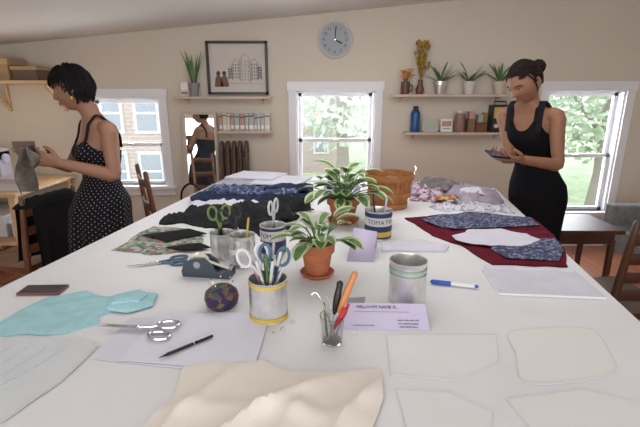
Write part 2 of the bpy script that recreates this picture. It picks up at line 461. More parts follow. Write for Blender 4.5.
# left wall shelf items
b=B('potted_snake_plant',ymax=YB-.008); z=pot(b,(-1.165,YB-.075,1.495),.05,.12,mat('grey_planter',(.25,.24,.24),.6),False)
for k in range(16):
    a=k*2.4; r=.02; blade(b,(-1.165+math.cos(a)*r,YB-.075+math.sin(a)*r*.6,z),(math.cos(a),math.sin(a)*.4,0),1.38-.02*(k%4),.17+.05*(k%4),.010,aloeg,droop=.08)
b.done(recalc=False)
b=B('postcard'); b.M=TR(-1.27,YB-.05,1.497)@RX(-.15)
b.box((0,0,.07),(.085,.003,.14),mat('pink_card',(.75,.55,.5),.8)); b.box((0,-.003,.09),(.06,.002,.07),white); b.box((0,-.003,.03),(.06,.002,.01),ink); b.done()
b=B('thread_jar_row'); random.seed(3)
jc=[mat('jar_col_%d'%i,c,.5) for i,c in enumerate([(.6,.58,.56),(.5,.28,.25),(.3,.35,.37),(.62,.60,.5),(.38,.46,.42),(.5,.42,.46)])]
x=-.95
while x<-.48:
    w=random.choice([.03,.035,.04,.05]); h=random.uniform(.14,.17)
    m=random.choice(jc); b.b2((x,YB-.1,1.181),(x+w-.004,YB-.02,1.181+h),m)
    b.b2((x+.004,YB-.103,1.2),(x+w-.008,YB-.1,1.235),white); b.b2((x+.002,YB-.1025,1.181+h-.03),(x+w-.006,YB-.1,1.181+h-.02),ink)
    x+=w
b.done()
# mirror
b=B('leaning_mirror'); mf=mat('mirror_frame_gold',(.55,.47,.36),.5)
mm=mat('mirror_silver',(.85,.85,.85),.02,1)
b.M=TR(-1.14,YB-.14,.33)@RZ(math.radians(4.5))@RX(-.08)
b.b2((-.16,0,0),(-.135,.025,1.03),mf); b.b2((.135,0,0),(.16,.025,1.03),mf); b.b2((-.135,0,0),(.135,.025,.025),mf); b.b2((-.135,0,1.005),(.135,.025,1.03),mf)
b.b2((-.136,.012,.024),(.136,.02,1.006),mm); b.done()
b=B('low_bench'); b.b2((-1.38,YB-.42,.29),(-.35,YB-.04,.328),darkw)
for x in(-1.33,-.4):
    for y in(YB-.38,YB-.08): b.b2((x-.02,y-.02,0),(x+.02,y+.02,.29),darkw)
b.done()
b=B('cast_iron_radiator'); im=mat('brown_iron',(.075,.045,.03),.45)
for k in range(5):
    x=-.93+k*.058
    for y in(YB-.16,YB-.09):
        b.tube([(x,y,.36),(x,y,1.0)],.017,im,10,rnd=True)
    b.tube([(x,YB-.16,.98),(x,YB-.15,1.05),(x,YB-.125,1.075),(x,YB-.10,1.05),(x,YB-.09,.98)],.02,im,10,sm=3)
    b.tube([(x,YB-.17,.345),(x,YB-.08,.345)],.017,im,10,rnd=True)
for z in(.42,.96): b.tube([(-.94,YB-.125,z),(-.69,YB-.125,z)],.018,im,10)
b.done()
# right shelves
YS=YB-.08
ora=mat('orange_petals',(.75,.22,.03),.7); yel=mat('dried_yellow',(.33,.21,.03),.8,var=.4,vs=40)
b=B('mug_of_orange_flowers'); bc=(.79,YS,1.516); bm_=mat('brown_mug',(.12,.05,.03),.4)
b.lathe([(0,0),(.038,0),(.042,.05),(.04,.11),(.036,.11),(.036,.01),(0,.01)],bc,bm_); b.tube([(.825,YS,1.54),(.855,YS,1.55),(.855,YS,1.59),(.825,YS,1.6)],.006,bm_,8,sm=3)
random.seed(5)
for k in range(16):
    a=random.uniform(0,6.28); r=random.uniform(0,.07); p=V((.79+math.cos(a)*r,YS+math.sin(a)*r*.6,1.66+random.uniform(0,.08)))
    b.tube([(.79,YS,1.58),p],.002,leafg,5)
    for q in range(7):
        aa=q*.9; b.ell(p+V((math.cos(aa)*.014,math.sin(aa)*.01,0)),(.011,.008,.006),ora,6)
b.done()
b=B('vase_of_dried_flowers'); b.lathe([(0,0),(.03,0),(.04,.04),(.02,.1),(.024,.13),(.02,.13),(.016,.1),(0,.08)],(.93,YS+.02,1.516),redw)
random.seed(15)
for k in range(46):
    a=random.uniform(0,6.28); r=random.uniform(0,.08); zt=1.82+random.uniform(-.07,.16)
    p=V((.93+math.cos(a)*r*(1-.0),YS+math.sin(a)*.04,zt)); b.tube([(.93,YS+.02,1.64),p],.0015,yel,5)
    b.ell(p,(.013,.013,.02),yel,7)
b.done()
for i,(x,s) in enumerate(((1.11,1.3),(1.38,1.35),(1.66,1.3))):
    b=B('potted_aloe',ymax=YB-.008); random.seed(20+i)
    c=(x,YS,1.516)
    pm=[tin,mat('galvanised_pot',(.6,.58,.55),.5),mat('tan_pot',(.6,.5,.4),.6)][i]
    z=pot(b,c,.06,.115,pm,False)
    for k in range(17):
        a=k*2.4+i; e=random.uniform(.5,1.35); dy=math.sin(a)*.25
        blade(b,(x+math.cos(a)*.012,YS+dy*.02,z),(math.cos(a),dy,0),e,.15*s*random.uniform(.7,1.15),.012,aloeg,droop=.05+.25*random.random())
    b.done(recalc=False)
b=B('blue_water_bottle'); bl=mat('blue_steel',(.02,.08,.22),.3,.3)
b.lathe([(0,0),(.042,0),(.044,.01),(.044,.17),(.03,.2),(.02,.205)],(.90,YS,1.171),bl); b.lathe([(.024,.2),(.024,.235),(0,.24)],(.90,YS,1.171),black); b.done()
b=B('small_picture_frame'); b.M=TR(1.04,YS-.02,1.172)@RX(-.12); 
for a,c in(((-.075,0),(.075,.015)),((-.075,.095),(.075,.11)),((-.075,0),(-.06,.11)),((.06,0),(.075,.11))): b.b2((a[0],0,a[1]),(c[0],.012,c[1]),mf)
b.b2((-.062,.004,.01),(.062,.01,.1),jc[4]); b.done()
b=B('greeting_card'); b.M=TR(1.20,YS,1.172)@RX(-.1); b.box((0,0,.06),(.11,.003,.12),white); b.box((0,-.002,.075),(.09,.002,.05),jc[1]); b.box((0,-.002,.03),(.07,.002,.012),jc[2]); b.done()
b=B('jar_of_buttons'); b.lathe([(0,0),(.05,0),(.052,.01),(.05,.15),(.045,.17)],(1.32,YS,1.171),mat('amber_jar',(.25,.14,.11),.3,var=.5,vs=60)); b.lathe([(.047,.165),(.05,.17),(.05,.19),(0,.192)],(1.32,YS,1.171),tin)
b.done()
b=B('craft_boxes'); 
b.b2((1.39,YS-.04,1.171),(1.455,YS+.04,1.29),mat('brown_box',(.22,.12,.07),.7)); b.b2((1.46,YS-.05,1.171),(1.56,YS+.04,1.26),redw); b.b2((1.40,YS-.03,1.291),(1.45,YS+.03,1.36),jc[1]); b.b2((1.48,YS-.04,1.261),(1.53,YS+.03,1.33),jc[2]); b.b2((1.535,YS-.03,1.261),(1.56,YS+.03,1.35),yel); b.done(bevel=.003)
b=B('black_vintage_radio'); b.b2((1.60,YS-.06,1.171),(1.77,YS+.05,1.42),black); b.b2((1.615,YS-.062,1.30),(1.755,YS-.059,1.40),mat('gold_front',(.5,.38,.1),.4))
for x in(1.64,1.73): b.M=TR(x,YS-.06,1.23)@RX(math.pi/2); b.lathe([(.02,0),(.02,.015),(0,.015)],(0,0,0),tin,16)
b.M=Matrix(); b.tube([(1.63,YS,1.42),(1.63,YS,1.45),(1.74,YS,1.45),(1.74,YS,1.42)],.006,black,8); b.done(bevel=.008)

# ---------------------------------------------------------------- left corner
b=B('bracket_shelf'); b.b2((-3.05,3.85,1.605),(-2.35,4.195,1.63),pinew)
for x in(-2.42,-2.95): b.beam((x,4.18,1.40),(x,3.92,1.60),.025,.025,pinew); b.b2((x-.0125,4.17,1.36),(x+.0125,4.195,1.605),pinew)
b.done(bevel=.002)
cb=mat('cardboard',(.42,.28,.16),.8)
b=B('storage_box'); b.b2((-2.98,3.92,1.632),(-2.72,4.15,1.77),cb); b.b2((-2.99,3.91,1.765),(-2.71,4.16,1.82),mat('box_lid',(.5,.36,.22),.8)); b.done(bevel=.004)
b=B('storage_box'); b.b2((-2.69,3.92,1.632),(-2.48,4.13,1.74),mat('dark_box',(.16,.11,.08),.7)); b.b2((-2.70,3.91,1.72),(-2.47,4.14,1.75),cb); b.done(bevel=.004)
b=B('work_desk'); b.b2((-3.28,3.3,.72),(-2.42,4.17,.75),pinew)
for x in(-3.24,-2.47):
    for y in(3.34,4.1): b.b2((x-.025,y-.025,0),(x+.025,y+.025,.72),pinew)
b.b2((-3.26,3.35,.30),(-2.45,4.12,.32),pinew); b.done(bevel=.003)
b=B('sewing_machine'); sm=mat('machine_white',(.5,.47,.54),.4)
b.b2((-3.1,3.6,.751),(-2.72,3.78,.81),sm); b.b2((-2.83,3.62,.81),(-2.73,3.76,1.04),sm); b.b2((-3.1,3.62,.97),(-2.73,3.76,1.06),sm); b.b2((-3.1,3.63,.87),(-3.03,3.75,.97),sm)
b.tube([(-3.065,3.69,.81),(-3.065,3.69,.9)],.005,steel,6); b.M=TR(-2.73,3.69,.98)@RY(math.pi/2); b.lathe([(.04,0),(.04,.02),(0,.02)],(0,0,0),lav,16); b.done(bevel=.015)
b=B('fabric_pile'); random.seed(4)
for k in range(5): b.sheet([(-2.66,3.42),(-2.46,3.40),(-2.46,3.62),(-2.66,3.64)],.751+k*.02,random.choice([jc[0],jc[3],lav,jc[5]]),.03,amp=.004,th=.018,seed=k)
b.done()
b=B('storage_bin'); bn=mat('clear_bin',(.6,.62,.65),.3); b.b2((-3.1,3.5,.322),(-2.7,3.9,.50),bn); b.b2((-3.12,3.48,.50),(-2.68,3.92,.52),white); b.done(bevel=.01)
b=B('storage_bin'); b.b2((-2.65,3.5,.322),(-2.48,3.9,.45),jc[0]); b.b2((-2.66,3.48,.45),(-2.47,3.92,.465),white); b.done(bevel=.01)

# ---------------------------------------------------------------- chairs
def chair(name,x,y,rot,wood,H=.95,seatm=None,slats=3,extra=None):
    b=B(name); b.M=TR(x,y,0)@RZ(rot)   # back at -y side, seat toward +y
    w,d=.2,.2
    for sx in(-1,1):
        b.tube([(sx*w,-d,0),(sx*w,-d,.45),(sx*(w),-d-.05,H)],[.018,.02,.016],wood,10,sm=3,rnd=True)
        b.tube([(sx*w*1.05,d,0),(sx*w*1.05,d,.44)],[.016,.021],wood,10)
        b.tube([(sx*w,-d,.2),(sx*w,d,.2)],.01,wood,8)
    b.tube([(-w,d,.25),(w,d,.25)],.01,wood,8); b.tube([(-w,-d,.25),(w,-d,.25)],.01,wood,8)
    for k in range(slats):
        z=.58+k*(H-.66)/(max(1,slats-1)); yy=-d-.05*(z-.45)/(H-.45)
        pts=[(-w,yy,z),(-w*.5,yy-.018,z),(0,yy-.025,z),(w*.5,yy-.018,z),(w,yy,z)]
        b.tube(pts,.008,wood,8,r2=.03,up=(0,0,1),sm=2)
    sm_=seatm or wood
    b.add([(-w-.01,-d,.43),(w+.01,-d,.43),(w+.03,d+.03,.43),(-w-.03,d+.03,.43),(-w-.01,-d,.465),(w+.01,-d,.465),(w+.03,d+.03,.465),(-w-.03,d+.03,.465)],[(3,2,1,0),(4,5,6,7),(0,1,5,4),(1,2,6,5),(2,3,7,6),(3,0,4,7)],sm_)
    if extra: extra(b)
    b.done(bevel=.004)
chair('wooden_chair',-1.05,3.12,math.radians(-60),redw,1.0)
def jacket(b):
    b.sheet([(-.18,-.30),(.18,-.30),(.2,-.18),(-.2,-.18)],.85,blackc,.03,amp=.02,mound=.04,mw=.06,smooth=True)
    for yy,zb in((-.30,.34),(-.175,.5)):
        vs=[];n=24
        for i in range(n+1):
            u=i/n*2-1
            for j in range(9):
                t=j/8; vs.append((u*(.19+.02*t),yy+.015*math.sin(u*14+t*2)*t+(-.02 if yy<-.2 else .02)*t,.885-(.885-zb)*t-.04*abs(u)**2*(1-t)))
        fs=[(i*9+j,i*9+j+1,(i+1)*9+j+1,(i+1)*9+j) for i in range(n) for j in range(8)]
        b.add(vs,fs,blackc)
chair('chair_with_black_jacket',-1.98,2.72,math.radians(78),redw,.9,extra=jacket)
chair('wooden_chair',1.58,2.10,math.radians(8),darkw,.95,slats=4)
b=B('black_handbag'); b.M=TR(-.97,3.14,.467)
b.add([(-.13,-.06,0),(.13,-.06,0),(.13,.06,0),(-.13,.06,0),(-.1,-.02,.22),(.1,-.02,.22),(.1,.02,.22),(-.1,.02,.22)],[(3,2,1,0),(4,5,6,7),(0,1,5,4),(1,2,6,5),(2,3,7,6),(3,0,4,7)],blackc)
b.tube([(-.08,0,.2),(-.07,0,.34),(0,0,.4),(.07,0,.34),(.08,0,.2)],.008,blackc,8,sm=4); b.done(bevel=.01)
b=B('side_table'); b.b2((1.58,2.72,.60),(2.05,3.15,.63),darkw); b.b2((1.62,2.76,.52),(2.01,3.11,.60),darkw)
for x in(1.63,2.00):
    for y in(2.77,3.10): b.tube([(x,y,0),(x,y,.55)],[.015,.024],darkw,8)
b.done(bevel=.004)
b=B('grey_armchair'); gc=mat('grey_upholstery',(.20,.21,.21),.9,var=.2,vs=20)
b.b2((2.45,2.9,.25),(3.1,3.5,.45),gc); b.b2((2.95,2.9,.4),(3.15,3.5,.9),gc); b.b2((2.45,2.85,.3),(3.1,2.97,.62),gc); b.b2((2.45,3.43,.3),(3.1,3.55,.62),gc); b.b2((2.94,2.88,.9),(3.16,3.52,.93),redw)
for x in(2.5,3.05):
    for y in(2.95,3.45): b.b2((x-.02,y-.02,0),(x+.02,y+.02,.25),darkw)
b.done(bevel=.03)

# ---------------------------------------------------------------- table: fabrics
Z=TZ+.0005
navy=mat('navy_fabric',(.018,.028,.065),.9,var=.3,vs=30,bump=.3,bs=150,spec=.2)
grey=mat('charcoal_fabric',(.020,.021,.024),.95,var=.3,vs=25,bump=.3,bs=150,spec=.2)
lgrey=mat('lightgrey_fabric',(.36,.37,.41),.9,var=.12,vs=20)
wfab=mat('white_fabric',(.62,.62,.71),.85,var=.05,vs=15)
dkblue=mprint('blue_print_fabric',[(.02,.03,.08),(.05,.08,.17),(.16,.2,.3),(.03,.04,.11)],60)
chk=mprint('white_print_fabric',[(.60,.58,.66),(.52,.50,.58),(.3,.33,.45),(.64,.63,.70)],70)
b=B('loose_fabric_pile')
b.sheet([(-.74,2.34),(-.40,2.30),(-.08,2.30),(-.03,2.6),(-.10,2.84),(-.40,2.9),(-.66,2.98),(-.72,2.7)],Z,navy,.02,amp=.03,freq=6,seed=1,mw=.05,th=.03,jit=.05)
b.sheet([(-.70,2.46),(-.45,2.40),(-.14,2.38),(-.10,2.56),(-.40,2.58),(-.62,2.62)],Z+.045,dkblue,.02,amp=.03,freq=8,seed=2,mw=.05,th=.01,jit=.05)
b.sheet([(-.66,2.60),(-.42,2.56),(-.36,2.74),(-.62,2.86)],Z+.06,lgrey,.02,amp=.012,freq=6,seed=3,th=.01,jit=.01)
b.sheet([(-.48,2.62),(-.14,2.54),(-.05,2.82),(-.36,2.92)],Z+.068,wfab,.02,amp=.010,freq=5,seed=4,th=.008)
b.sheet([(-.62,2.74),(-.30,2.68),(-.22,2.90),(-.54,2.98)],Z+.082,wfab,.02,amp=.010,freq=5,seed=6,th=.008)
b.sheet([(-.34,2.46),(-.06,2.42),(-.05,2.54),(-.26,2.60)],Z+.068,navy,.02,amp=.025,freq=8,seed=5,mw=.04,th=.006,jit=.03)
b.sheet([(-.76,2.00),(-.62,1.93),(-.50,1.86),(-.34,1.90),(-.15,1.80),(-.10,1.98),(-.16,2.2),(-.4,2.24),(-.74,2.20)],Z,grey,.014,amp=.055,freq=8,mound=.012,mw=.07,seed=3,jit=.08)
b.sheet([(-.46,1.98),(-.2,1.90),(-.12,2.1),(-.3,2.2),(-.44,2.16)],Z+.03,grey,.014,amp=.05,freq=11,mound=.02,mw=.06,seed=13,jit=.06)
b.sheet([(-.34,2.16),(-.16,2.10),(-.04,2.2),(-.06,2.32),(-.3,2.34)],Z+.01,grey,.014,amp=.05,freq=10,mound=.03,mw=.06,seed=5,jit=.05)
b.sheet([(-.72,2.22),(-.45,2.20),(-.28,2.24),(-.32,2.34),(-.55,2.36),(-.73,2.34)],Z+.01,wfab,.016,amp=.03,freq=9,seed=6,th=.01,jit=.03)
b.done()
b=B('folded_fabric_stack')
z=Z
for i,(p,m,h) in enumerate([([(.02,2.5),(.22,2.48),(.27,2.80),(.03,2.86)],lgrey,.02),([(.03,2.52),(.2,2.51),(.25,2.78),(.04,2.82)],chk,.02),([(.04,2.6),(.18,2.56),(.22,2.78),(.05,2.80)],navy,.015)]):
    b.sheet(p,z,m,.02,amp=.012,freq=8,seed=i+9,th=h,jit=.01); z+=h*.9
b.done()
patt=mprint('green_pink_print',[(.17,.26,.19),(.38,.34,.29),(.08,.14,.12),(.42,.42,.34),(.25,.15,.15)],55)
b=B('patterned_fabric_piece'); b.sheet([(-.836,1.62),(-.80,1.94),(-.60,1.90),(-.497,1.75),(-.47,1.60),(-.66,1.56)],Z,patt,.02,amp=.006,seed=2,th=.002,jit=.02)
b.sheet([(-.78,1.78),(-.60,1.87),(-.50,1.80),(-.64,1.70)],Z+.01,blackc,.02,amp=.006,seed=2,th=.002,smooth=False)
b.sheet([(-.62,1.62),(-.50,1.68),(-.44,1.62),(-.52,1.585)],Z+.01,blackc,.02,amp=.006,seed=4,th=.002); b.done()
b=B('white_fabric_piece'); b.sheet([(.24,1.60),(.50,1.60),(.53,1.66),(.43,1.74),(.26,1.70)],Z,wfab,.014,amp=.012,seed=8,th=.006,smooth=False,mw=.04,jit=.01); b.done()
red=mat('maroon_fabric',(.11,.005,.018),.9,var=.2,vs=20,spec=.2)
fln=mprint('navy_floral_print',[(.025,.032,.09),(.05,.07,.15),(.22,.24,.33),(.025,.03,.08),(.08,.10,.19)],95)
b=B('maroon_fabric'); b.sheet([(.43,2.08),(.80,2.19),(1.085,2.08),(1.02,1.72),(.985,1.62),(.90,1.44),(.626,1.465),(.58,1.68),(.50,1.80)],Z,red,.02,amp=.010,seed=1,th=.003,mw=.05,jit=.015)
b.sheet([(.50,2.02),(.62,2.10),(.80,2.13),(1.05,2.05),(1.03,1.92),(.80,1.88),(.62,1.86),(.55,1.90)],Z+.013,fln,.02,amp=.004,seed=12,th=.002)
b.sheet([(.78,1.74),(1.0,1.72),(.96,1.58),(.88,1.47),(.70,1.50),(.68,1.60)],Z+.013,fln,.02,amp=.004,seed=13,th=.002)
b.sheet([(.56,1.70),(.60,1.78),(.68,1.83),(.80,1.83),(.92,1.77),(.93,1.68),(.84,1.63),(.70,1.62),(.60,1.65)],Z+.019,wfab,.02,amp=.004,seed=14,th=.002,jit=.03); b.done()
pinkp=mprint('pink_floral_print',[(.38,.22,.28),(.55,.48,.54),(.17,.07,.10),(.45,.40,.48),(.18,.14,.24)],60)
crm=mat('taupe_fabric',(.17,.15,.16),.9,var=.3,vs=20)
crm2=mat('mauve_fabric',(.33,.28,.35),.9,var=.2,vs=20)
b=B('mixed_fabric_heap')
b.sheet([(.54,2.44),(.75,2.40),(.80,2.70),(.62,2.84),(.56,2.72)],Z,pinkp,.016,amp=.05,freq=9,mound=.02,mw=.05,seed=21,jit=.05)
b.sheet([(.80,2.38),(1.02,2.34),(1.10,2.55),(1.06,2.76),(.86,2.80),(.78,2.6)],Z,crm2,.016,amp=.05,freq=9,mound=.015,mw=.05,seed=22,jit=.05)
b.sheet([(.62,2.62),(.80,2.60),(.95,2.70),(.85,2.84),(.66,2.86)],Z+.03,crm,.016,amp=.04,freq=10,mound=.015,mw=.05,seed=25,jit=.05)
b.sheet([(.60,2.24),(.80,2.20),(1.02,2.20),(1.06,2.32),(.80,2.40),(.62,2.36)],Z,chk,.016,amp=.03,freq=12,seed=23,mw=.04,jit=.05)
b.sheet([(.66,2.36),(.78,2.34),(.80,2.42),(.68,2.46)],Z+.03,mprint('red_gold_print',[(.5,.1,.05),(.5,.4,.1),(.1,.1,.2)],70),.012,amp=.02,freq=14,seed=24,mw=.03,jit=.03)
b.sheet([(.82,2.46),(.96,2.42),(1.0,2.56),(.86,2.60)],Z+.045,wfab,.014,amp=.025,freq=11,seed=26,mw=.04,jit=.04)
b.done()

# bushel basket
b=B('bushel_basket'); bk=mat('basket_splint',(.36,.14,.04),.6,var=.25,vs=30); bx,by=.385,2.33
n=28; hB=.19
for k in range(n):
    a=2*math.pi*k/n; c,s_=math.cos(a),math.sin(a); t=V((-s_,c,0))*.0125
    pts=[(bx+c*r,by+s_*r,Z+z) for r,z in((.09,.002),(.108,.06),(.12,.12),(.128,hB))]
    vs=[]
    for p in pts: vs+=[V(p)-t,V(p)+t,V(p)+t*1-V((c,s_,0))*.004,V(p)-t-V((c,s_,0))*.004]
    fs=[]
    for i in range(3):
        for j in range(4): fs.append((i*4+j,i*4+(j+1)%4,(i+1)*4+(j+1)%4,(i+1)*4+j))
    b.add(vs,fs,bk)
b.lathe([(0,.002),(.092,.002),(.092,.006),(0,.006)],(bx,by,Z),bk)
b.lathe([(.086,.004),(.103,.06),(.115,.12),(.122,hB)],(bx,by,Z),bk) 
for z,r in((hB-.015,.1305),(.08,.117),(.02,.1)):
    b.lathe([(r-.002,-.014),(r+.004,-.014),(r+.005,.014),(r-.002,.014),(r-.002,-.014)],(bx,by,Z+z),bk,40)
for sx in(-1,1): b.tube([(bx+sx*.125,by-.04,Z+hB-.01),(bx+sx*.14,by-.025,Z+hB+.03),(bx+sx*.14,by+.025,Z+hB+.03),(bx+sx*.125,by+.04,Z+hB-.01)],.003,steel,6,sm=3)
b.sheet([(bx+math.cos(i*.7)*.105,by+math.sin(i*.7)*.105) for i in range(9)],Z+.12,crm,.02,amp=.03,mound=.01,smooth=True,th=.01)
b.done(ang=60)

# plants
def leafy(name,x,y,r,h,n,L,seed,w=.03,stem=(.25,.8)):
    b=B(name); random.seed(seed); z=pot(b,(x,y,Z),r,h,terra)
    for k in range(n):
        a=k*2.399+random.uniform(-.3,.3); e=random.uniform(.2,1.4); q=random.uniform(.0,.03)
        base=V((x+math.cos(a)*q,y+math.sin(a)*q,z)); tip=base+V((math.cos(a)*math.cos(e),math.sin(a)*math.cos(e),math.sin(e)))*L*random.uniform(*stem)
        b.tube([base,(base+tip)/2+V((0,0,.01)),tip],.0025,leafg,6)
        blade(b,tip,(math.cos(a),math.sin(a),0),e*.6-.1,L*random.uniform(.5,.72),w*random.uniform(.7,1),leafg,leafc,droop=.45)
    b.done(recalc=False)
leafy('potted_variegated_plant',-.01,1.375,.060,.115,30,.130,31,.027)
leafy('potted_variegated_plant',.114,2.03,.080,.12,42,.19,32,.036)

# cans
def can(b,x,y,r,h,m=tin,lab=None,lz=(.2,.8)):
    p=[(0,0),(r,0),(r+.0015,.003),(r,.006)]
    for k in range(25):
        t=.1+.8*k/24; p.append((r-.0012*(k%2),h*t))
    p+=[(r,h-.006),(r+.002,h-.003),(r+.002,h),(r-.001,h),(r-.002,h-.004),(r-.002,.004),(0,.004)]
    b.lathe(p,(x,y,Z),m,48)
    if lab:
        for mm_,a,c in lab: b.lathe([(r+.0003,h*a),(r+.0012,h*a),(r+.0012,h*c),(r+.0003,h*c)],(x,y,Z),mm_,48)
yl=mat('yellow_label',(.62,.44,.06),.5); nb_=mat('navy_label',(.02,.03,.10),.5); wl=mat('white_label',(.62,.62,.60),.6); gl=mat('green_label',(.25,.42,.33),.5)
def scissors(b,M,L,hm,op=.12,bm=steel):
    S=b.M.copy()
    for s in(-1,1):
        b.M=S@M@RZ(s*op)@TR(0,0,s*.0012)
        b.add([(-.007,-.01,0),(.008,-.01,0),(.007,L*.3,0),(0,L,0),(-.003,L*.5,0),(-.007,-.01,.002),(.008,-.01,.002),(.007,L*.3,.002),(0,L,.002),(-.003,L*.5,.002)],[(4,3,2,1,0),(5,6,7,8,9),(0,1,6,5),(1,2,7,6),(2,3,8,7),(3,4,9,8),(4,0,5,9)],bm)
        b.tube([(0,-.005,.001),(s*.004,-.03,.001),(s*.012,-.045,.001)],.0045,hm,8,sm=2)
        b.tube([(s*.018+math.cos(a)*.016,-.068+math.sin(a)*.026,.001) for a in [i*math.pi/8 for i in range(16)]],.0045,hm,8,closed=True)
    b.M=S@M; b.lathe([(.005,-.003),(.005,.005),(0,.006)],(0,0,0),bm,12); b.M=S
hblue=mat('slate_blue_handle',(.06,.12,.20),.4); hgreen=mat('green_handle',(.14,.24,.05),.4); hwhite=mat('white_handle',(.62,.64,.68),.4)
b=B('tin_can_of_scissors'); can(b,-.375,1.55,.045,.10)
scissors(b,TR(-.38,1.55,Z+.11)@RZ(.4)@RX(-math.pi/2),.09,hgreen,.1,black); b.done()
b=B('tin_can_of_tools'); can(b,-.285,1.475,.047,.115,lab=[(wl,.42,.6)])
scissors(b,TR(-.30,1.475,Z+.13)@RZ(.2)@RY(-.35)@RX(-math.pi/2),.1,black,.1)
b.tube([(-.28,1.48,Z+.01),(-.26,1.49,Z+.17)],.004,yl,8,rnd=True); b.done()
def label_text(b,x,y,r,z,txt,size,m):
    for i,ch in enumerate(txt):
        a=-math.pi/2+(i-(len(txt)-1)/2)*size*.75/r
        b.text(ch,size,m,TR(x+math.cos(a)*(r+.0016),y+math.sin(a)*(r+.0016),z)@RZ(a+math.pi/2)@RX(math.pi/2))
b=B('labelled_tin_can'); can(b,-.185,1.60,.05,.115,lab=[(nb_,.05,.5),(wl,.52,.86),(nb_,.86,.95)]); label_text(b,-.185,1.60,.05,Z+.08,"TOMATO",.024,nb_)
scissors(b,TR(-.18,1.60,Z+.12)@RZ(1.2)@RX(-math.pi/2),.09,hwhite,.1); b.done()
b=B('labelled_tin_can'); can(b,.255,1.79,.058,.125,lab=[(nb_,.05,.12),(yl,.12,.3),(nb_,.3,.5),(wl,.5,.78),(nb_,.8,.95)]); label_text(b,.255,1.79,.058,Z+.08,"TOMATO",.026,nb_)
b.tube([(.25,1.79,Z+.01),(.23,1.8,Z+.19)],.004,black,8,rnd=True); b.tube([(.27,1.79,Z+.01),(.29,1.8,Z+.17)],.004,lav,8,rnd=True); b.done()
b=B('tin_can_of_pens'); cx,cy=-.144,1.085; can(b,cx,cy,.053,.118,lab=[(yl,.02,.14),(yl,.88,.95)])
random.seed(11); pcs=[hwhite,hblue,leafg,wl,mat('pink_pen',(.6,.2,.3),.4),nb_,black,wl,hgreen,mat('teal_pen',(.1,.4,.42),.4),wl,nb_]
for k,m in enumerate(pcs):
    a=k*2.4; r=.038; bx_=V((cx-math.cos(a)*.015,cy-math.sin(a)*.015,Z+.008)); tx=V((cx+math.cos(a)*r*1.25,cy+math.sin(a)*r*1.25,Z+.16+.02*(k%3)))
    b.tube([bx_,bx_.lerp(tx,.8)],.0042,m,8); b.tube([bx_.lerp(tx,.8),tx],[.0046,.0042],wl if k%2 else m,8,rnd=True)
scissors(b,TR(cx-.018,cy-.01,Z+.125)@RZ(.2)@RY(-.28)@RX(-math.pi/2),.11,hwhite,.1)
scissors(b,TR(cx+.012,cy-.015,Z+.125)@RZ(-.2)@RY(.15)@RX(-math.pi/2),.11,hblue,.1)
b.done()
b=B('empty_tin_can'); can(b,.264,1.19,.055,.13,lab=[(gl,.80,.85),(gl,.70,.72)]); b.done()
# glass of awls
b=B('glass_of_tools'); gx,gy=.03,.955
gm,t_,p_=nt('drinking_glass'); p_.inputs['Transmission Weight'].default_value=1; p_.inputs['Roughness'].default_value=.02; p_.inputs['IOR'].default_value=1.3
b.lathe([(0,0),(.026,0),(.031,.075),(.0295,.075),(.0245,.006),(0,.006)],(gx,gy,Z),gm,32)
orw=mat('orange_wood_handle',(.58,.22,.07),.4); rdp=mat('red_plastic',(.5,.02,.03),.4)
def tool(a,bb,hm,sp=.55,r=.008):
    a=V(a);bb=V(bb);m_=a.lerp(bb,sp)
    b.tube([a,m_],.0018,steel,6); b.tube([m_,m_.lerp(bb,.15),m_.lerp(bb,.5),m_.lerp(bb,.85),bb],[r*.5,r*.75,r,r*.8,r*.9],hm,10,sm=2,rnd=True)
tool((gx-.01,gy,Z+.01),(gx+.055,gy+.02,Z+.175),orw,.42,.0095)
tool((gx-.005,gy+.01,Z+.01),(gx+.02,gy+.03,Z+.145),black,.45,.010)
tool((gx-.01,gy-.01,Z+.01),(gx+.03,gy-.01,Z+.095),rdp,.4,.006)
tool((gx+.01,gy+.01,Z+.01),(gx+.04,gy+.005,Z+.10),rdp,.5,.005)
b.tube([(gx+.01,gy,Z+.01),(gx-.025,gy,Z+.11),(gx-.04,gy,Z+.135),(gx-.05,gy,Z+.13),(gx-.05,gy,Z+.118)],.0022,steel,8,sm=3)
b.tube([(gx,gy-.005,Z+.01),(gx-.012,gy-.01,Z+.13)],.002,steel,8,rnd=True)
b.tube([(gx-.012,gy+.005,Z+.01),(gx-.02,gy+.012,Z+.10)],.003,hgreen,8,rnd=True)
b.done()
# tape dispenser
b=B('tape_dispenser'); db=mat('dispenser_blue_grey',(.05,.07,.09),.35)
b.M=TR(-.385,1.375,Z)@RZ(-.15)
pr=[(-.085,0),(.085,0),(.088,.03),(.075,.035),(.06,.02),(.035,.022),(.02,.05),(-.005,.068),(-.045,.068),(-.075,.05),(-.088,.02)]
vs=[(x,-.028,z) for x,z in pr]+[(x,-.018,z) for x,z in pr]+[(x,.018,z) for x,z in pr]+[(x,.028,z) for x,z in pr]
n=len(pr)
for o in(0,2*n):
    b.add(vs[o:o+2*n],[tuple(range(n-1,-1,-1)),tuple(range(n,2*n))]+[(i,(i+1)%n,n+(i+1)%n,n+i) for i in range(n)],db)
b.box((0,0,.008),(.168,.05,.016),db)
S=b.M.copy(); b.M=S@TR(-.03,0,.045)@RX(math.pi/2)
b.lathe([(.013,-.01),(.032,-.01),(.032,.01),(.013,.01),(.013,-.01)],(0,0,0),mat('clear_tape',(.75,.72,.6),.2),28); b.lathe([(0,-.030),(.012,-.030),(.012,.030),(0,.030)],(0,0,0),lgrey,16)
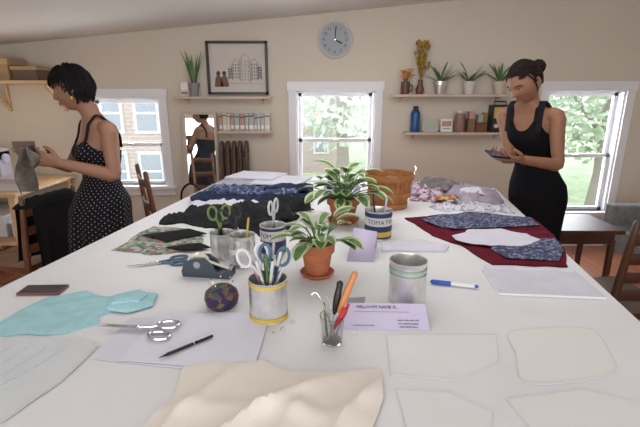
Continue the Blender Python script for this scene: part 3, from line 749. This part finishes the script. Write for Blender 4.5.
b.M=S; b.box((.083,0,.032),(.004,.036,.012),steel); b.box((.035,0,.04),(.09,.018,.0006),mat('tape_film',(.7,.7,.65),.2),R=Matrix.Rotation(.3,3,'Y')); b.done(bevel=.004)
b=B('pincushion'); pcm=mprint('dark_patchwork',[(.04,.02,.07),(.03,.09,.06),(.15,.10,.04),(.02,.02,.05),(.09,.05,.08)],70)
b.lathe([(0,0),(.035,.0),(.046,.012),(.05,.03),(.046,.048),(.03,.062),(.01,.067),(0,.067)],(-.289,1.145,Z),pcm,32)
for k in range(7): a=k*.9; p=V((-.289+math.cos(a)*.025,1.145+math.sin(a)*.025,Z+.062)); q=p+V((math.cos(a)*.01,math.sin(a)*.01,.018)); b.tube([p,q],.0006,steel,5); b.ell(q,(.0025,)*3,[rdp,yl,white][k%3],8)
b.done()
b=B('safety_pins'); 
for x,y in((-.10,1.075-.06),(-.075,1.05),(-.12,1.0),(-.20,1.19),(.09,.99)): b.lathe([(0,0),(.006,0),(.005,.004),(0,.006)],(x,y,Z),steel,10)
b.done()
b=B('fabric_shears'); scissors(b,TR(-.60,1.47,Z+.005)@RZ(math.radians(110))@Matrix.Scale(1.15,4),.09,hblue,.06); b.done()
b=B('steel_scissors'); scissors(b,TR(-.478,1.0,Z+.012)@RZ(math.radians(82))@Matrix.Scale(1.1,4),.10,steel,.07); b.done()
b=B('smartphone'); b.M=TR(-.88,1.243,Z)@RZ(math.radians(2))
b.box((0,0,.005),(.13,.06,.009),mat('maroon_case',(.16,.05,.06),.4)); b.box((0,0,.0102),(.122,.053,.001),mat('phone_screen',(.02,.02,.025),.1)); b.done(bevel=.002)
b=B('ballpoint_pen'); a=V((-.375,.868,Z+.012));c=V((-.273,.963,Z+.012)); b.tube([a,a.lerp(c,.12),a.lerp(c,.15),a.lerp(c,.95),c],[.0008,.003,.0042,.0042,.0035],black,10); b.tube([a.lerp(c,.62),a.lerp(c,.64)],.0048,steel,10); b.beam(a.lerp(c,.7)+V((0,0,.005)),a.lerp(c,.98)+V((0,0,.005)),.002,.001,steel); b.done()
b=B('blue_marker'); a=V((.372,1.30,Z+.008));c=V((.505,1.262,Z+.008)); bm2=mat('marker_blue',(.02,.1,.5),.4)
b.tube([a,a.lerp(c,.4)],.0075,bm2,12,rnd=True); b.tube([a.lerp(c,.4),a.lerp(c,.95)],.0065,white,12); b.tube([a.lerp(c,.95),c],.0055,bm2,12,rnd=True); b.done()
# teal fabric: a flat sheet with one folded corner lying on it
tealm=mat('teal_tissue',(.35,.61,.66),.85,var=.06,vs=25)
b=B('teal_fabric'); b.sheet([(-.87,.99),(-.87,1.10),(-.84,1.195),(-.74,1.235),(-.66,1.20),(-.56,1.22),(-.60,1.12),(-.62,1.08),(-.60,1.03),(-.66,.99),(-.80,.985)],Z,tealm,.012,amp=.007,freq=10,seed=5,th=.002,mw=.03,jit=.02)
b.sheet([(-.615,1.11),(-.63,1.19),(-.575,1.225),(-.50,1.205),(-.49,1.14),(-.55,1.10)],Z+.004,tealm,.012,amp=.003,freq=9,mound=.004,mw=.015,seed=6,th=.009,jit=.006)
b.sheet([(-.60,1.12),(-.61,1.18),(-.56,1.21),(-.52,1.18),(-.525,1.135)],Z+.017,tealm,.012,amp=.003,freq=9,mound=.002,mw=.015,seed=7,th=.006,jit=.006); b.done()
gp=mat('tracing_paper',(.65,.69,.72),.6,var=.03,vs=20)
b=B('tracing_paper_pattern'); b.sheet([(-.97,.66),(-.93,.88),(-.78,.978),(-.60,.96),(-.545,.93),(-.56,.80),(-.60,.68),(-.75,.60)],Z+.002,gp,.02,amp=.003,freq=8,seed=15,th=.001,jit=.006,line=pencil)
for k in range(4):
    b.tube([(-.88+.05*k,.70,Z+.0068),(-.80+.05*k,.80+.01*k,Z+.0068),(-.76+.045*k,.92,Z+.0068)],.0006,tealm,4,sm=3)
b.done()
b=B('white_paper_sheet'); b.sheet([(-.54,.88),(-.53,1.07),(-.155,1.115),(-.175,.82)],Z+.001,mat('cool_paper',(.66,.68,.77),.8),.03,amp=.002,freq=6,th=.001); 
b.sheet([(-.47,.87),(-.45,1.09),(-.14,1.10),(-.15,.83)],Z+.004,mat('cool_paper2',(.70,.72,.82),.8),.03,amp=.002,freq=6,th=.001); b.done()
creamm=mat('cream_muslin',(.79,.745,.68),.85,bump=.15,bs=250)
b=B('cream_muslin_fabric')
def fold(x,y):
    f=0
    for px,py,qx,qy,h,w in((-.30,.55,-.20,.86,.018,.018),(-.20,.60,.02,.82,.024,.017),(-.08,.55,-.02,.80,.015,.02),(.02,.60,.13,.82,.018,.018),(-.28,.70,.10,.69,.010,.024)):
        dx,dy=qx-px,qy-py; l=math.hypot(dx,dy); u=((x-px)*dx+(y-py)*dy)/l/l; dn=((x-px)*dy-(y-py)*dx)/l
        dn+=.012*math.sin(u*5)
        f+=h*math.exp(-(dn/w)**2)*max(0,min(1,(1.05-u)*2.5))*max(0,min(1,(u+.4)*2))
    return f
b.sheet([(-.34,.50),(-.33,.64),(-.30,.76),(-.31,.845),(-.25,.87),(-.20,.86),(-.13,.87),(-.08,.83),(-.02,.82),(.04,.825),(.10,.83),(.135,.835),(.13,.74),(.10,.66),(.12,.50)],Z+.002,creamm,.010,amp=.004,freq=5,seed=33,th=.003,mw=.04,zf=fold,jit=.006); b.done()
# pattern papers
tp=mat('pattern_paper',(.755,.76,.775),.7,var=.015,vs=10); tp2=mat('pattern_paper_warm',(.76,.755,.75),.7)
b=B('pattern_paper'); b.sheet([(.17,.985),(.30,.985),(.46,.985),(.42,.87),(.30,.80),(.156,.82)],Z,tp,.02,amp=.002,seed=41,th=.001,line=pencil); b.done()
b=B('pattern_paper'); b.sheet([(.50,1.0),(.66,1.02),(.725,1.005),(.70,.90),(.66,.83),(.52,.79),(.44,.80),(.47,.90)],Z,tp2,.02,amp=.002,seed=42,th=.001,smooth=True,line=pencil); b.done()
b=B('pattern_paper'); b.sheet([(.16,.77),(.27,.76),(.34,.70),(.30,.62),(.16,.60)],Z,tp,.02,amp=.002,seed=43,th=.001,line=pencil); b.done()
b=B('pattern_paper'); b.sheet([(.38,.74),(.56,.77),(.66,.72),(.60,.60),(.40,.60)],Z,tp2,.02,amp=.002,seed=44,th=.001,line=pencil); b.done()
b=B('white_notebook'); b.M=TR(.725,1.30,Z)@RZ(-.10); b.box((0,0,.004),(.32,.20,.008),paper); b.box((0,0,.0095),(.315,.195,.002),wfab); b.tube([(-.15,.098,.009),(.15,.098,.009)],.008,wfab,10); b.done(bevel=.002)
# lavender folded paper and card
b=B('folded_lavender_paper')
b.add([(.10,1.50,Z+.001),(.20,1.49,Z+.001),(.225,1.60,Z+.085),(.135,1.62,Z+.095),(.16,1.68,Z+.001),(.235,1.67,Z+.001)],[(0,1,2,3),(3,2,5,4)],lav); b.done(mods=[('SOLIDIFY',{'thickness':.0008})])
b=B('name_card'); M=TR(.178,1.055,Z)@RZ(-.03); b.M=M
b.add([(-.115,-.045,0),(.115,-.045,0),(.112,.02,.045),(-.112,.02,.045),(.115,.075,0),(-.115,.075,0)],[(0,1,2,3),(3,2,4,5)],lav)
A=math.atan2(.045,.065)
def tl(t,s,u,v_): 
    Q=TR(u,-.045+v_*math.cos(A),v_*math.sin(A)+.0012)@RX(A); b.text(t,s,ink,Q,.0002)
tl("HELLO MY NAME IS...",.0125,-.02,.066)
tl("cut and sewn by hand",.0065,-.06,.012); tl("made in the studio with",.006,.06,.028); tl("love, thread & needles",.006,.06,.018); tl("please handle gently",.006,.06,.009)
b.box((-.01,-.045+.052*math.cos(A),.052*math.sin(A)+.0012),(.15,.0006,.0004),ink)
b.done()
b=B('striped_swatch'); b.sheet([(.055,1.14),(.13,1.145),(.14,1.20),(.06,1.19)],Z,lgrey,.02,th=.002,amp=.003); b.done()

# ---------------------------------------------------------------- people
def interp(keys,z):
    if z<=keys[0][0]: return keys[0][1:]
    for a,c in zip(keys,keys[1:]):
        if z<=c[0]:
            t=(z-a[0])/(c[0]-a[0]); return tuple(p+(q-p)*t for p,q in zip(a[1:],c[1:]))
    return keys[-1][1:]
TK=[(.76,.10,.09),(.80,.145,.11),(.88,.165,.118),(.95,.155,.108),(1.03,.125,.09),(1.08,.12,.088),(1.16,.135,.1),(1.23,.146,.104),(1.29,.152,.094),(1.33,.145,.078),(1.36,.118,.066),(1.38,.085,.057),(1.40,.062,.053),(1.42,.05,.049),(1.46,.046,.048)]
def headmesh(b,M,skin):
    bm=bmesh.new(); bmesh.ops.create_icosphere(bm,subdivisions=5,radius=1)
    g=lambda x,s:math.exp(-(x/s)**2)
    vs=[]
    for v in bm.verts:
        d=v.co; x,y,z=d.x*.073,d.y*.094,d.z*.112
        if z<0:
            t=-d.z; x*=1-.34*t*t; 
            if y<0: y*=1-.5*t
            else: y*=1-.10*t*t
        if y>0:
            ax=abs(x)
            y+=.026*g(x,.0115)*(max(0,min(1,(.018-z)/.045)) if z>-.030 else max(0,1-(-.030-z)/.010))
            y-=.010*g(ax-.030,.014)*g(z-.004,.011)
            y+=.004*g(z-.024,.008)*g(x,.05)
            y+=.007*g(x,.020)*(g(z+.052,.0065)+g(z+.064,.0065)); y-=.003*g(x,.025)*g(z+.058,.003)
            y+=.012*g(x,.022)*g(z+.092,.016)
            y+=.004*g(ax-.04,.018)*g(z+.028,.018)
        vs.append(M@V((x,y,z)))
    fs=[[q.index for q in f.verts] for f in bm.faces]; bm.free()
    b.add(vs,fs,skin)
    for s in(-1,1):
        R=Matrix.Rotation(s*.35,3,'Z')
        b.ell(M@V((s*.074,-.008,-.008)),(.008,.018,.031),skin,12,R=M.to_3x3()@R)
def facebits(name,M,par,skin,browm,lipm,lookdown=0):
    b=B(name); b.M=M
    ew=mat(name+'_white',(.7,.68,.66),.3); ir=mat(name+'_iris',(.03,.015,.01),.2)
    for s in(-1,1):
        b.ell((s*.030,.0690,.002),(.0125,.0125,.0095),ew,14)
        b.ell((s*.030,.0780,.000-lookdown),(.0055,.004,.0055),ir,10)
        b.ell((s*.030,.0695,.0065),(.0135,.0128,.0062),skin,14)
        b.tube([(s*.017,.079,.002),(s*.024,.0825,.0035),(s*.034,.0815,.0035),(s*.044,.074,.001)],.0014,browm,6,sm=3)
        b.tube([(s*.014,.091,.020),(s*.028,.090,.0255),(s*.042,.082,.0255),(s*.052,.072,.020)],[.002,.0028,.0026,.0015],browm,6,sm=3)
    b.tube([(-.021,.080,-.0585),(-.008,.0915,-.054),(0,.0925,-.0555),(.008,.0915,-.054),(.021,.080,-.0585)],[.001,.0032,.003,.0032,.001],lipm,8,sm=3)
    b.tube([(-.019,.080,-.0595),(-.008,.0905,-.063),(0,.0925,-.064),(.008,.0905,-.063),(.019,.080,-.0595)],[.001,.0032,.004,.0032,.001],lipm,8,sm=3)
    b.done(parent=par)
def hairmesh(name,M,par,hm,style):
    b=B(name); b.M=M
    def inhair(d):
        if d.y>.15 and d.z<(.58 if abs(d.x)<.5 else .40)-.0*d.y: return False
        if abs(d.x)>.5 and d.z<-.05 and d.y>-.15: return False
        if d.z<(-.55 if style=='crop' else -.35): return False
        return True
    bm=bmesh.new(); bmesh.ops.create_icosphere(bm,subdivisions=5,radius=1)
    k0=1.15 if style=='crop' else 1.07
    def surf(d,k):
        x,y,z=d.x*.073,d.y*.094,d.z*.112
        if z<0: x*=1-.2*d.z*d.z; y*=(1-.35*-d.z) if y<0 else 1
        return V((x*k,y*k,z*k))
    dead=[v for v in bm.verts if not inhair(v.co)]
    for v in bm.verts:
        n=noise.noise(v.co*4)*.03+noise.noise(v.co*14)*.015
        v.co=surf(v.co,k0+(n if style=='crop' else n*.4))
    bmesh.ops.delete(bm,geom=dead,context='VERTS')
    bm.verts.index_update()
    vs=[v.co.copy() for v in bm.verts]; fs=[[q.index for q in f.verts] for f in bm.faces]; bm.free()
    inner=[v*.90 for v in vs]
    b.add(vs,fs,hm); b.add(inner,fs,hm)
    random.seed(77)
    cnt=0
    while cnt<(460 if style=='crop' else 260):
        d=V((random.gauss(0,1),random.gauss(0,1),random.gauss(0,1))).normalized()
        if not inhair(d): continue
        cnt+=1
        if style=='crop': tgt=V((d.x*1.2+random.uniform(-.3,.3),d.y*.6-.25+random.uniform(-.3,.3),-1)) if d.y<.1 else V((d.x*1.5+.4,d.y+.4,-.35))
        else: tgt=V((0,-1,.05))
        pts=[];rs=[]
        jl=random.uniform(-.02,.05)
        for i in range(6):
            t=i/5; dd_=(d.lerp(tgt.normalized(),t*(.42 if style=='crop' else .5))).normalized()
            if style=='crop': lift=1.14+jl+.06*math.sin(t*3.1)+random.uniform(-.012,.012)
            else: lift=1.075+.01*math.sin(t*3.1)
            pts.append(surf(dd_,lift)); rs.append((.0055 if style=='crop' else .004)*(1-t*.75))
        b.tube(pts,rs,hm,5)
    if style!='crop':
        c=V((0,-.115,.02))
        b.ell(c,(.038,.034,.036),hm,16)
        for k in range(14):
            a=k*.45; pts=[]
            for i in range(14):
                t=i/13*5; r=.036
                pts.append(c+Matrix.Rotation(a,3,'Y')@V((math.cos(t)*r,math.sin(t)*r*.9,math.sin(t*2+k)*.008)))
            b.tube(pts,.0045,hm,5)
        for s in(-1,1):
            b.tube([(s*.066,.03,.055),(s*.078,.015,.01),(s*.074,.012,-.04),(s*.07,.02,-.07)],[.004,.004,.003,.001],hm,5,sm=3)
    b.done(parent=par,recalc=False)
def hand(b,wrist,d,pn,side,skin,curl=(.5,.6,.6),thumb=.6,k=1.):
    """d finger direction, pn palm normal (palm faces pn), side thumb side"""
    wrist=V(wrist); d=V(d).normalized(); pn=V(pn); pn=(pn-d*pn.dot(d)).normalized(); sd=V(side); sd=(sd-d*sd.dot(d)-pn*sd.dot(pn)).normalized()
    b.tube([wrist-d*.03,wrist,wrist+d*.03*k,wrist+d*.06*k,wrist+d*.085*k],[.025*k,.026*k,.034*k,.039*k,.037*k],skin,14,r2=[.020*k,.018*k,.016*k,.014*k,.010*k],up=pn,rnd=True,sm=2)
    for i,(o,L) in enumerate(((.029,.070),(.010,.080),(-.010,.074),(-.029,.058))):
        p=wrist+d*(.080-.004*abs(i-1))*k+sd*o*k; th=.08; pts=[p-d*.02*k,p]; ph=0
        for j,fr in enumerate((.42,.32,.26)):
            ph+=curl[j]*(1+.08*i)
            q=d*math.cos(ph)+pn*math.sin(ph)+sd*(o*1.6)*math.cos(ph)
            p=p+q.normalized()*L*fr*k; pts.append(p)
        b.tube(pts,[.0085*k,.0088*k,.0078*k,.0072*k,.0058*k],skin,9,rnd=True,sm=2)
    p=wrist+d*.022*k+sd*.022*k; q1=p+(sd*.8+d*.7+pn*.3).normalized()*.038*k; q2=q1+(d*1+sd*.15+pn*thumb).normalized()*.030*k; q3=q2+(d*1-sd*.2+pn*thumb).normalized()*.024*k
    b.tube([p,q1,q2,q3],[.014*k,.0105*k,.0095*k,.007*k],skin,9,rnd=True,sm=2)

def woman(name,F,cen,k,skinc,arms,headM,dress,hairstyle,hairc,neck,slim=1.0):
    E=bpy.data.objects.new(name,None); sc.collection.objects.link(E)
    skin=mat(name+'_skin',skinc,.5,var=.04,vs=20,spec=.3); skin.node_tree.nodes['Principled BSDF'].inputs['Subsurface Weight'].default_value=.05
    skin.node_tree.nodes['Principled BSDF'].inputs['Subsurface Radius'].default_value=(.01,.004,.002)
    F=V((F[0],F[1],0)).normalized(); L=V((-F.y,F.x,0))
    keys=[(a*k,c*(slim if a<1.38 else 1),d*(slim if a<1.38 else 1)) for a,c,d in TK]
    def ctr(z): x,y=interp(cen,z); return V((x,y,z))
    def surf(th,z,off=0,kk=None):
        rx,ry=interp(kk or keys,z); c=math.cos(th);s_=math.sin(th)
        p=ctr(z)+L*(rx+off)*c+F*(ry+off)*s_
        if s_>0:
            zb=1.195*k
            for a in(math.radians(62),math.radians(118)):
                p+=F*.034*math.exp(-((th-a)/.42)**2)*math.exp(-((z-zb)/.05)**2)
        else: p+=F*(-.03)*math.exp(-((z-.88*k)/.09)**2)*min(1,-s_*1.3)*abs(1-.0)
        return p
    b=B('body')
    zs=[.76*k+i*(.70*k)/50 for i in range(51)]; n=40; vs=[]
    for z in zs:
        for j in range(n): vs.append(surf(2*math.pi*j/n,z))
    fs=[(i*n+j,i*n+(j+1)%n,(i+1)*n+(j+1)%n,(i+1)*n+j) for i in range(50) for j in range(n)]
    fs+=[tuple(range(n-1,-1,-1)),tuple(50*n+j for j in range(n))]
    b.add(vs,fs,skin)
    b.tube(neck,[.052,.050,.047,.048],skin,20,rnd=True,sm=3)
    headmesh(b,headM,skin)
    for s,(sh,el,wr,hd,pn,sd,curl,thb) in arms.items():
        sh,el,wr=V(sh),V(el),V(wr); inn=ctr(sh.z).lerp(sh,.55)
        rs=[.042,.046,.044,.038,.034,.036,.031,.024]; rs=[r_*slim for r_ in rs[:-1]]+rs[-1:]
        b.tube([inn,sh,sh.lerp(el,.3),sh.lerp(el,.7),el,el.lerp(wr,.25),el.lerp(wr,.6),wr],rs,skin,18,sm=3,rnd=True)
        hand(b,wr,hd,pn,sd,skin,curl,thb)
    for s in(-1,1):
        hp=ctr(.86*k)+L*s*.072; x=hp.x;y=hp.y
        kn=V((x,y,.47*k))+F*.015; an=V((x,y,.07))-F*.02
        b.tube([hp,V((x,y,.72*k)),kn+V((0,0,.06)),kn,V((x,y,.34*k))-F*.02,V((x,y,.2))-F*.025,an],[.070,.064,.050,.047,.05,.035,.03],skin,18,sm=3,rnd=True)
        b.tube([an-F*.04+V((0,0,-.035)),an+V((0,0,-.03)),an+F*.09+V((0,0,-.04)),an+F*.17+V((0,0,-.05))],[.028,.034,.042,.03],skin,14,r2=[.025,.035,.022,.012],up=(0,0,1),rnd=True,sm=3)
    o=b.done(parent=E,ang=180,mods=[('REMESH',{'mode':'VOXEL','voxel_size':.0038,'use_smooth_shade':True}),('SMOOTH',{'factor':.5,'iterations':3})])
    b=B('shoes')
    for s in(-1,1):
        hp=ctr(.86*k)+L*s*.072; a=V((hp.x,hp.y,0))-F*.06
        b.tube([a+V((0,0,.012)),a+F*.05+V((0,0,.012)),a+F*.17+V((0,0,.012)),a+F*.24+V((0,0,.012))],[.03,.034,.046,.034],black,16,r2=.0115,up=(0,0,1),rnd=True,sm=3)
        b.tube([a+F*.13+L*.045+V((0,0,.02)),a+F*.13+V((0,0,.065)),a+F*.13-L*.045+V((0,0,.02))],.012,black,8,r2=.004,sm=4)
    b.done(parent=E)
    dress(E,surf,ctr,keys,L,F,k)
    M=headM
    hm=mat(name+'_hair',hairc,.65,var=.3,vs=60,spec=.15)
    facebits('face',M,E,skin,mat(name+'_brow',(.03,.018,.012),.7),mat(name+'_lips',(skinc[0]*.85,skinc[1]*.5,skinc[2]*.5),.4),.002)
    hairmesh('hair',M,E,hm,hairstyle)
    return E
def headmatrix(c,f,up=(0,0,1)):
    f=V(f).normalized(); up=V(up); r=f.cross(up).normalized(); u=r.cross(f)
    return TR(*c)@Matrix((r,f,u)).transposed().to_4x4()
def mkdress(top,dkeys,hem,m,folds,amp,straps):
    def fn(E,surf,ctr,keys,L,F,k):
        b=B('dress'); n=120; rows=70; vs=[]; at_=[]
        dk=[(z*k,a,c) for z,a,c in dkeys]
        for i in range(rows+1):
            for j in range(n+1):
                th=2*math.pi*j/n-math.pi/2; tz=top(th)*k; t=i/rows; z=hem*k+(tz-hem*k)*t
                thn=th if th>=0 else th+2*math.pi
                if z>1.03*k: p=surf(thn,z,.006)
                else:
                    p=surf(thn,z,0,dk); q=max(0,(1.0*k-z)/(1.0*k-hem*k))
                    w=amp*q*(math.cos(folds*th+1.5*math.sin(2*th))+.5*math.cos(int(folds*1.7)*th+1))
                    p+=(p-ctr(z)).normalized()*w
                vs.append(p); u=j/n*30; v=z/.030; at_.append((u+v,u-v,0))
        N=n+1
        fs=[(i*N+j,i*N+j+1,(i+1)*N+j+1,(i+1)*N+j) for i in range(rows) for j in range(n)]
        b.add(vs,fs,m)
        for s in(1,-1):
            x0,w=straps; pts=[]
            def at(z,front):
                rx,_=interp(keys,z); c=max(-1,min(1,x0/(rx))); th=math.acos(c)
                if s<0: th=math.pi-th
                if not front: th=-th
                return surf(th,z,.007)
            for z in(1.24,1.28,1.32,1.35,1.37): pts.append(at(z*k,True))
            pts.append(ctr(1.388*k)+L*s*(x0)+V((0,0,.012)))
            for z in(1.37,1.35,1.32,1.28,1.22): pts.append(at(z*k,False))
            vs=[];P=[V(q[:3]) for q in catmull([tuple(p) for p in pts],4)]
            for i,p in enumerate(P):
                t=(P[min(len(P)-1,i+1)]-P[max(0,i-1)]).normalized(); sd=(L-t*L.dot(t)).normalized(); nn=sd.cross(t)
                for a,c in((-w,-.002),(w,-.002),(w,.003),(-w,.003)): vs.append(p+sd*a+nn*c)
            fs=[(i*4+j,i*4+(j+1)%4,(i+1)*4+(j+1)%4,(i+1)*4+j) for i in range(len(P)-1) for j in range(4)]
            b.add(vs,fs,blackc)
        b.done(parent=E,ang=180,recalc=False,attr=at_,mods=[('SOLIDIFY',{'thickness':.004,'offset':0})])
    return fn
# left woman --------------------------------------------------
def topL(th):
    s_=math.sin(th);c=abs(math.cos(th))
    return 1.235+.03*math.exp(-((c-.55)/.25)**2)-.03*(c>0)*c**4 if s_>0 else 1.205-.01*abs(s_)
polka=mdots('polka_dot_cotton',(.007,.007,.011),(.45,.45,.48),.115)
FLd=(-.75,-.66)
dkL=[(.55,.225,.20),(.64,.20,.175),(.75,.19,.165),(.85,.185,.15),(.93,.175,.13),(.99,.145,.108),(1.03,.131,.096)]
armsL={'l':((-1.135,2.325,1.325),(-1.115,2.285,1.085),(-1.345,2.20,1.165),(-1,-.25,.35),(-.2,.9,.3),(.1,-.3,1),(.35,.6,.5),.5),
       'r':((-1.345,2.565,1.325),(-1.47,2.50,1.10),(-1.45,2.29,1.155),(-.15,-1,.45),(.9,-.1,-.2),(-.1,.3,1),(.45,.6,.5),.5)}
HL=headmatrix((-1.335,2.405,1.535),(-.95,-.20,-.22))
wl_=woman('woman_in_polka_dot_dress',FLd,[(0,-1.32,2.45),(.85,-1.32,2.45),(1.05,-1.27,2.45),(1.3,-1.25,2.445),(1.38,-1.262,2.435),(1.5,-1.30,2.42)],1.0,(.27,.14,.092),armsL,HL,
   mkdress(topL,dkL,.62,polka,9,.013,(.082,.009)),'crop',(.007,.005,.006),[(-1.25,2.445,1.30),(-1.262,2.437,1.37),(-1.285,2.428,1.43),(-1.32,2.41,1.50)])
b=B('held_grey_cloth'); hc=mat('taupe_cloth',(.15,.135,.12),.9,var=.3,vs=40)
vs=[];nx,nz=18,20
for i in range(nx+1):
    for j in range(nz+1):
        u=i/nx;v=j/nz
        vs.append((-1.56+.13*u+.018*math.sin(v*6+u*4)-.02*v*u,2.165+.035*math.sin(u*11+v*3)+.02*v,1.245-.27*v*(1-.55*u)+.02*u+.03*math.sin(u*8+1)*v))
b.add(vs,[(i*(nz+1)+j,i*(nz+1)+j+1,(i+1)*(nz+1)+j+1,(i+1)*(nz+1)+j) for i in range(nx) for j in range(nz)],hc)
b.box((-1.51,2.19,1.25),(.10,.012,.055),mat('brown_wallet',(.1,.05,.03),.5),rz=.2)
b.done(parent=wl_,mods=[('SOLIDIFY',{'thickness':.004})])
b=B('earring'); b.ell(HL@V((-.079,.0,-.045)),(.006,.006,.01),yl,8); b.done(parent=wl_)
# right woman -------------------------------------------------
def topR(th):
    s_=math.sin(th);c=abs(math.cos(th))
    if s_>0: return 1.245+.07*math.exp(-((c-.52)/.22)**2)-.02*c**4
    return 1.26-.03*c
dkR=[(.45,.150,.118),(.60,.158,.126),(.75,.165,.132),(.85,.172,.134),(.93,.163,.124),(.99,.138,.103),(1.03,.121,.090)]
blk=mat('black_jersey',(.005,.005,.007),.9,spec=.15)
FR_=(-.8,-.6)
armsR={'l':((1.280,2.382,1.395),(1.31,2.355,1.13),(1.06,2.245,1.175),(-1,-.2,.12),(-.1,.3,1),(-.3,-1,.2),(.35,.5,.4),.6),
       'r':((1.092,2.622,1.395),(1.12,2.52,1.15),(1.005,2.34,1.165),(-.7,-.6,.15),(.2,-.2,1),(-.6,.8,.3),(.4,.55,.4),.6)}
HR=headmatrix((1.105,2.425,1.575),(-.78,-.34,-.56),(-.12,0,1))
wr_=woman('woman_in_black_dress',FR_,[(0,1.36,2.62),(.85,1.36,2.62),(.98,1.335,2.60),(1.15,1.27,2.55),(1.3,1.215,2.52),(1.40,1.19,2.50),(1.46,1.165,2.48),(1.6,1.14,2.46)],1.05,(.265,.13,.08),armsR,HR,
   mkdress(topR,dkR,.48,blk,5,.004,(.078,.021)),'bun',(.010,.005,.004),[(1.205,2.515,1.37),(1.185,2.50,1.44),(1.16,2.475,1.49),(1.125,2.445,1.54)],slim=.92)
b=B('held_smartphone'); b.M=TR(.925,2.225,1.205)@RZ(.25)@RX(.35)@RY(.15)
b.box((0,0,0),(.14,.07,.009),black); b.box((0,0,.005),(.13,.063,.001),mat('screen_glass',(.08,.08,.10),.1)); b.done(parent=wr_,bevel=.002)
b=B('wristband'); b.tube([V((1.075,2.252,1.172))+V((.2*math.cos(a)*.1,.9*math.cos(a)*.027,math.sin(a)*.027)) for a in [i*math.pi/10 for i in range(20)]],.003,mat('brown_leather',(.08,.03,.02),.6),8,closed=True); b.done(parent=wr_)
wr_.location=(.01,0,0)

# ---------------------------------------------------------------- light
w=bpy.data.worlds.new('World'); sc.world=w; w.use_nodes=True; t=w.node_tree; bg=t.nodes['Background']
tc=t.nodes.new('ShaderNodeTexCoord'); sx=t.nodes.new('ShaderNodeSeparateXYZ'); r=t.nodes.new('ShaderNodeValToRGB')
t.links.new(tc.outputs['Generated'],sx.inputs[0]); t.links.new(sx.outputs[2],r.inputs[0]); t.links.new(r.outputs[0],bg.inputs[0])
r.color_ramp.elements[0].color=(.95,.96,1,1); r.color_ramp.elements[1].color=(.80,.89,1,1); bg.inputs[1].default_value=2.4
def area(name,loc,rot,sx_,sy_,e,col):
    l=bpy.data.lights.new(name,'AREA'); l.shape='RECTANGLE'; l.size=sx_; l.size_y=sy_; l.energy=e; l.color=col
    o=bpy.data.objects.new(name,l); o.location=loc; o.rotation_euler=rot; sc.collection.objects.link(o)
area('rear_fill_light',(-.3,-1.2,1.25),(math.radians(98),0,0),4.5,1.3,68,(.97,.98,1))  # added fill lamp before the solid front wall, standing in for unseen windows
area('overhead_fill_light',(.2,2.3,2.12),(math.radians(12),math.radians(-5),0),2.4,1.4,21,(1,.98,.96))  # added lamp without a fixture, aimed to brighten the back wall
for i,(a,c,z0,z1) in enumerate(wins):
    area('daylight_%d'%(i+1),((a+c)/2,YB+.3,(z0+z1)/2+.1),(math.radians(-80),0,0),c-a,z1-z0,24,(.9,.95,1))
l=bpy.data.lights.new('desk_corner_bulb','POINT'); l.energy=2; l.color=(1,.86,.62); l.shadow_soft_size=.08
o=bpy.data.objects.new('desk_corner_bulb',l); o.location=(-2.75,3.6,1.35); sc.collection.objects.link(o)

cam=bpy.data.cameras.new('camera'); cam.lens=24; cam.sensor_width=36; cam.clip_start=.05
o=bpy.data.objects.new('camera',cam); o.location=(0,0,1.5); o.rotation_euler=(math.radians(90-15.4),0,0); sc.collection.objects.link(o); sc.camera=o
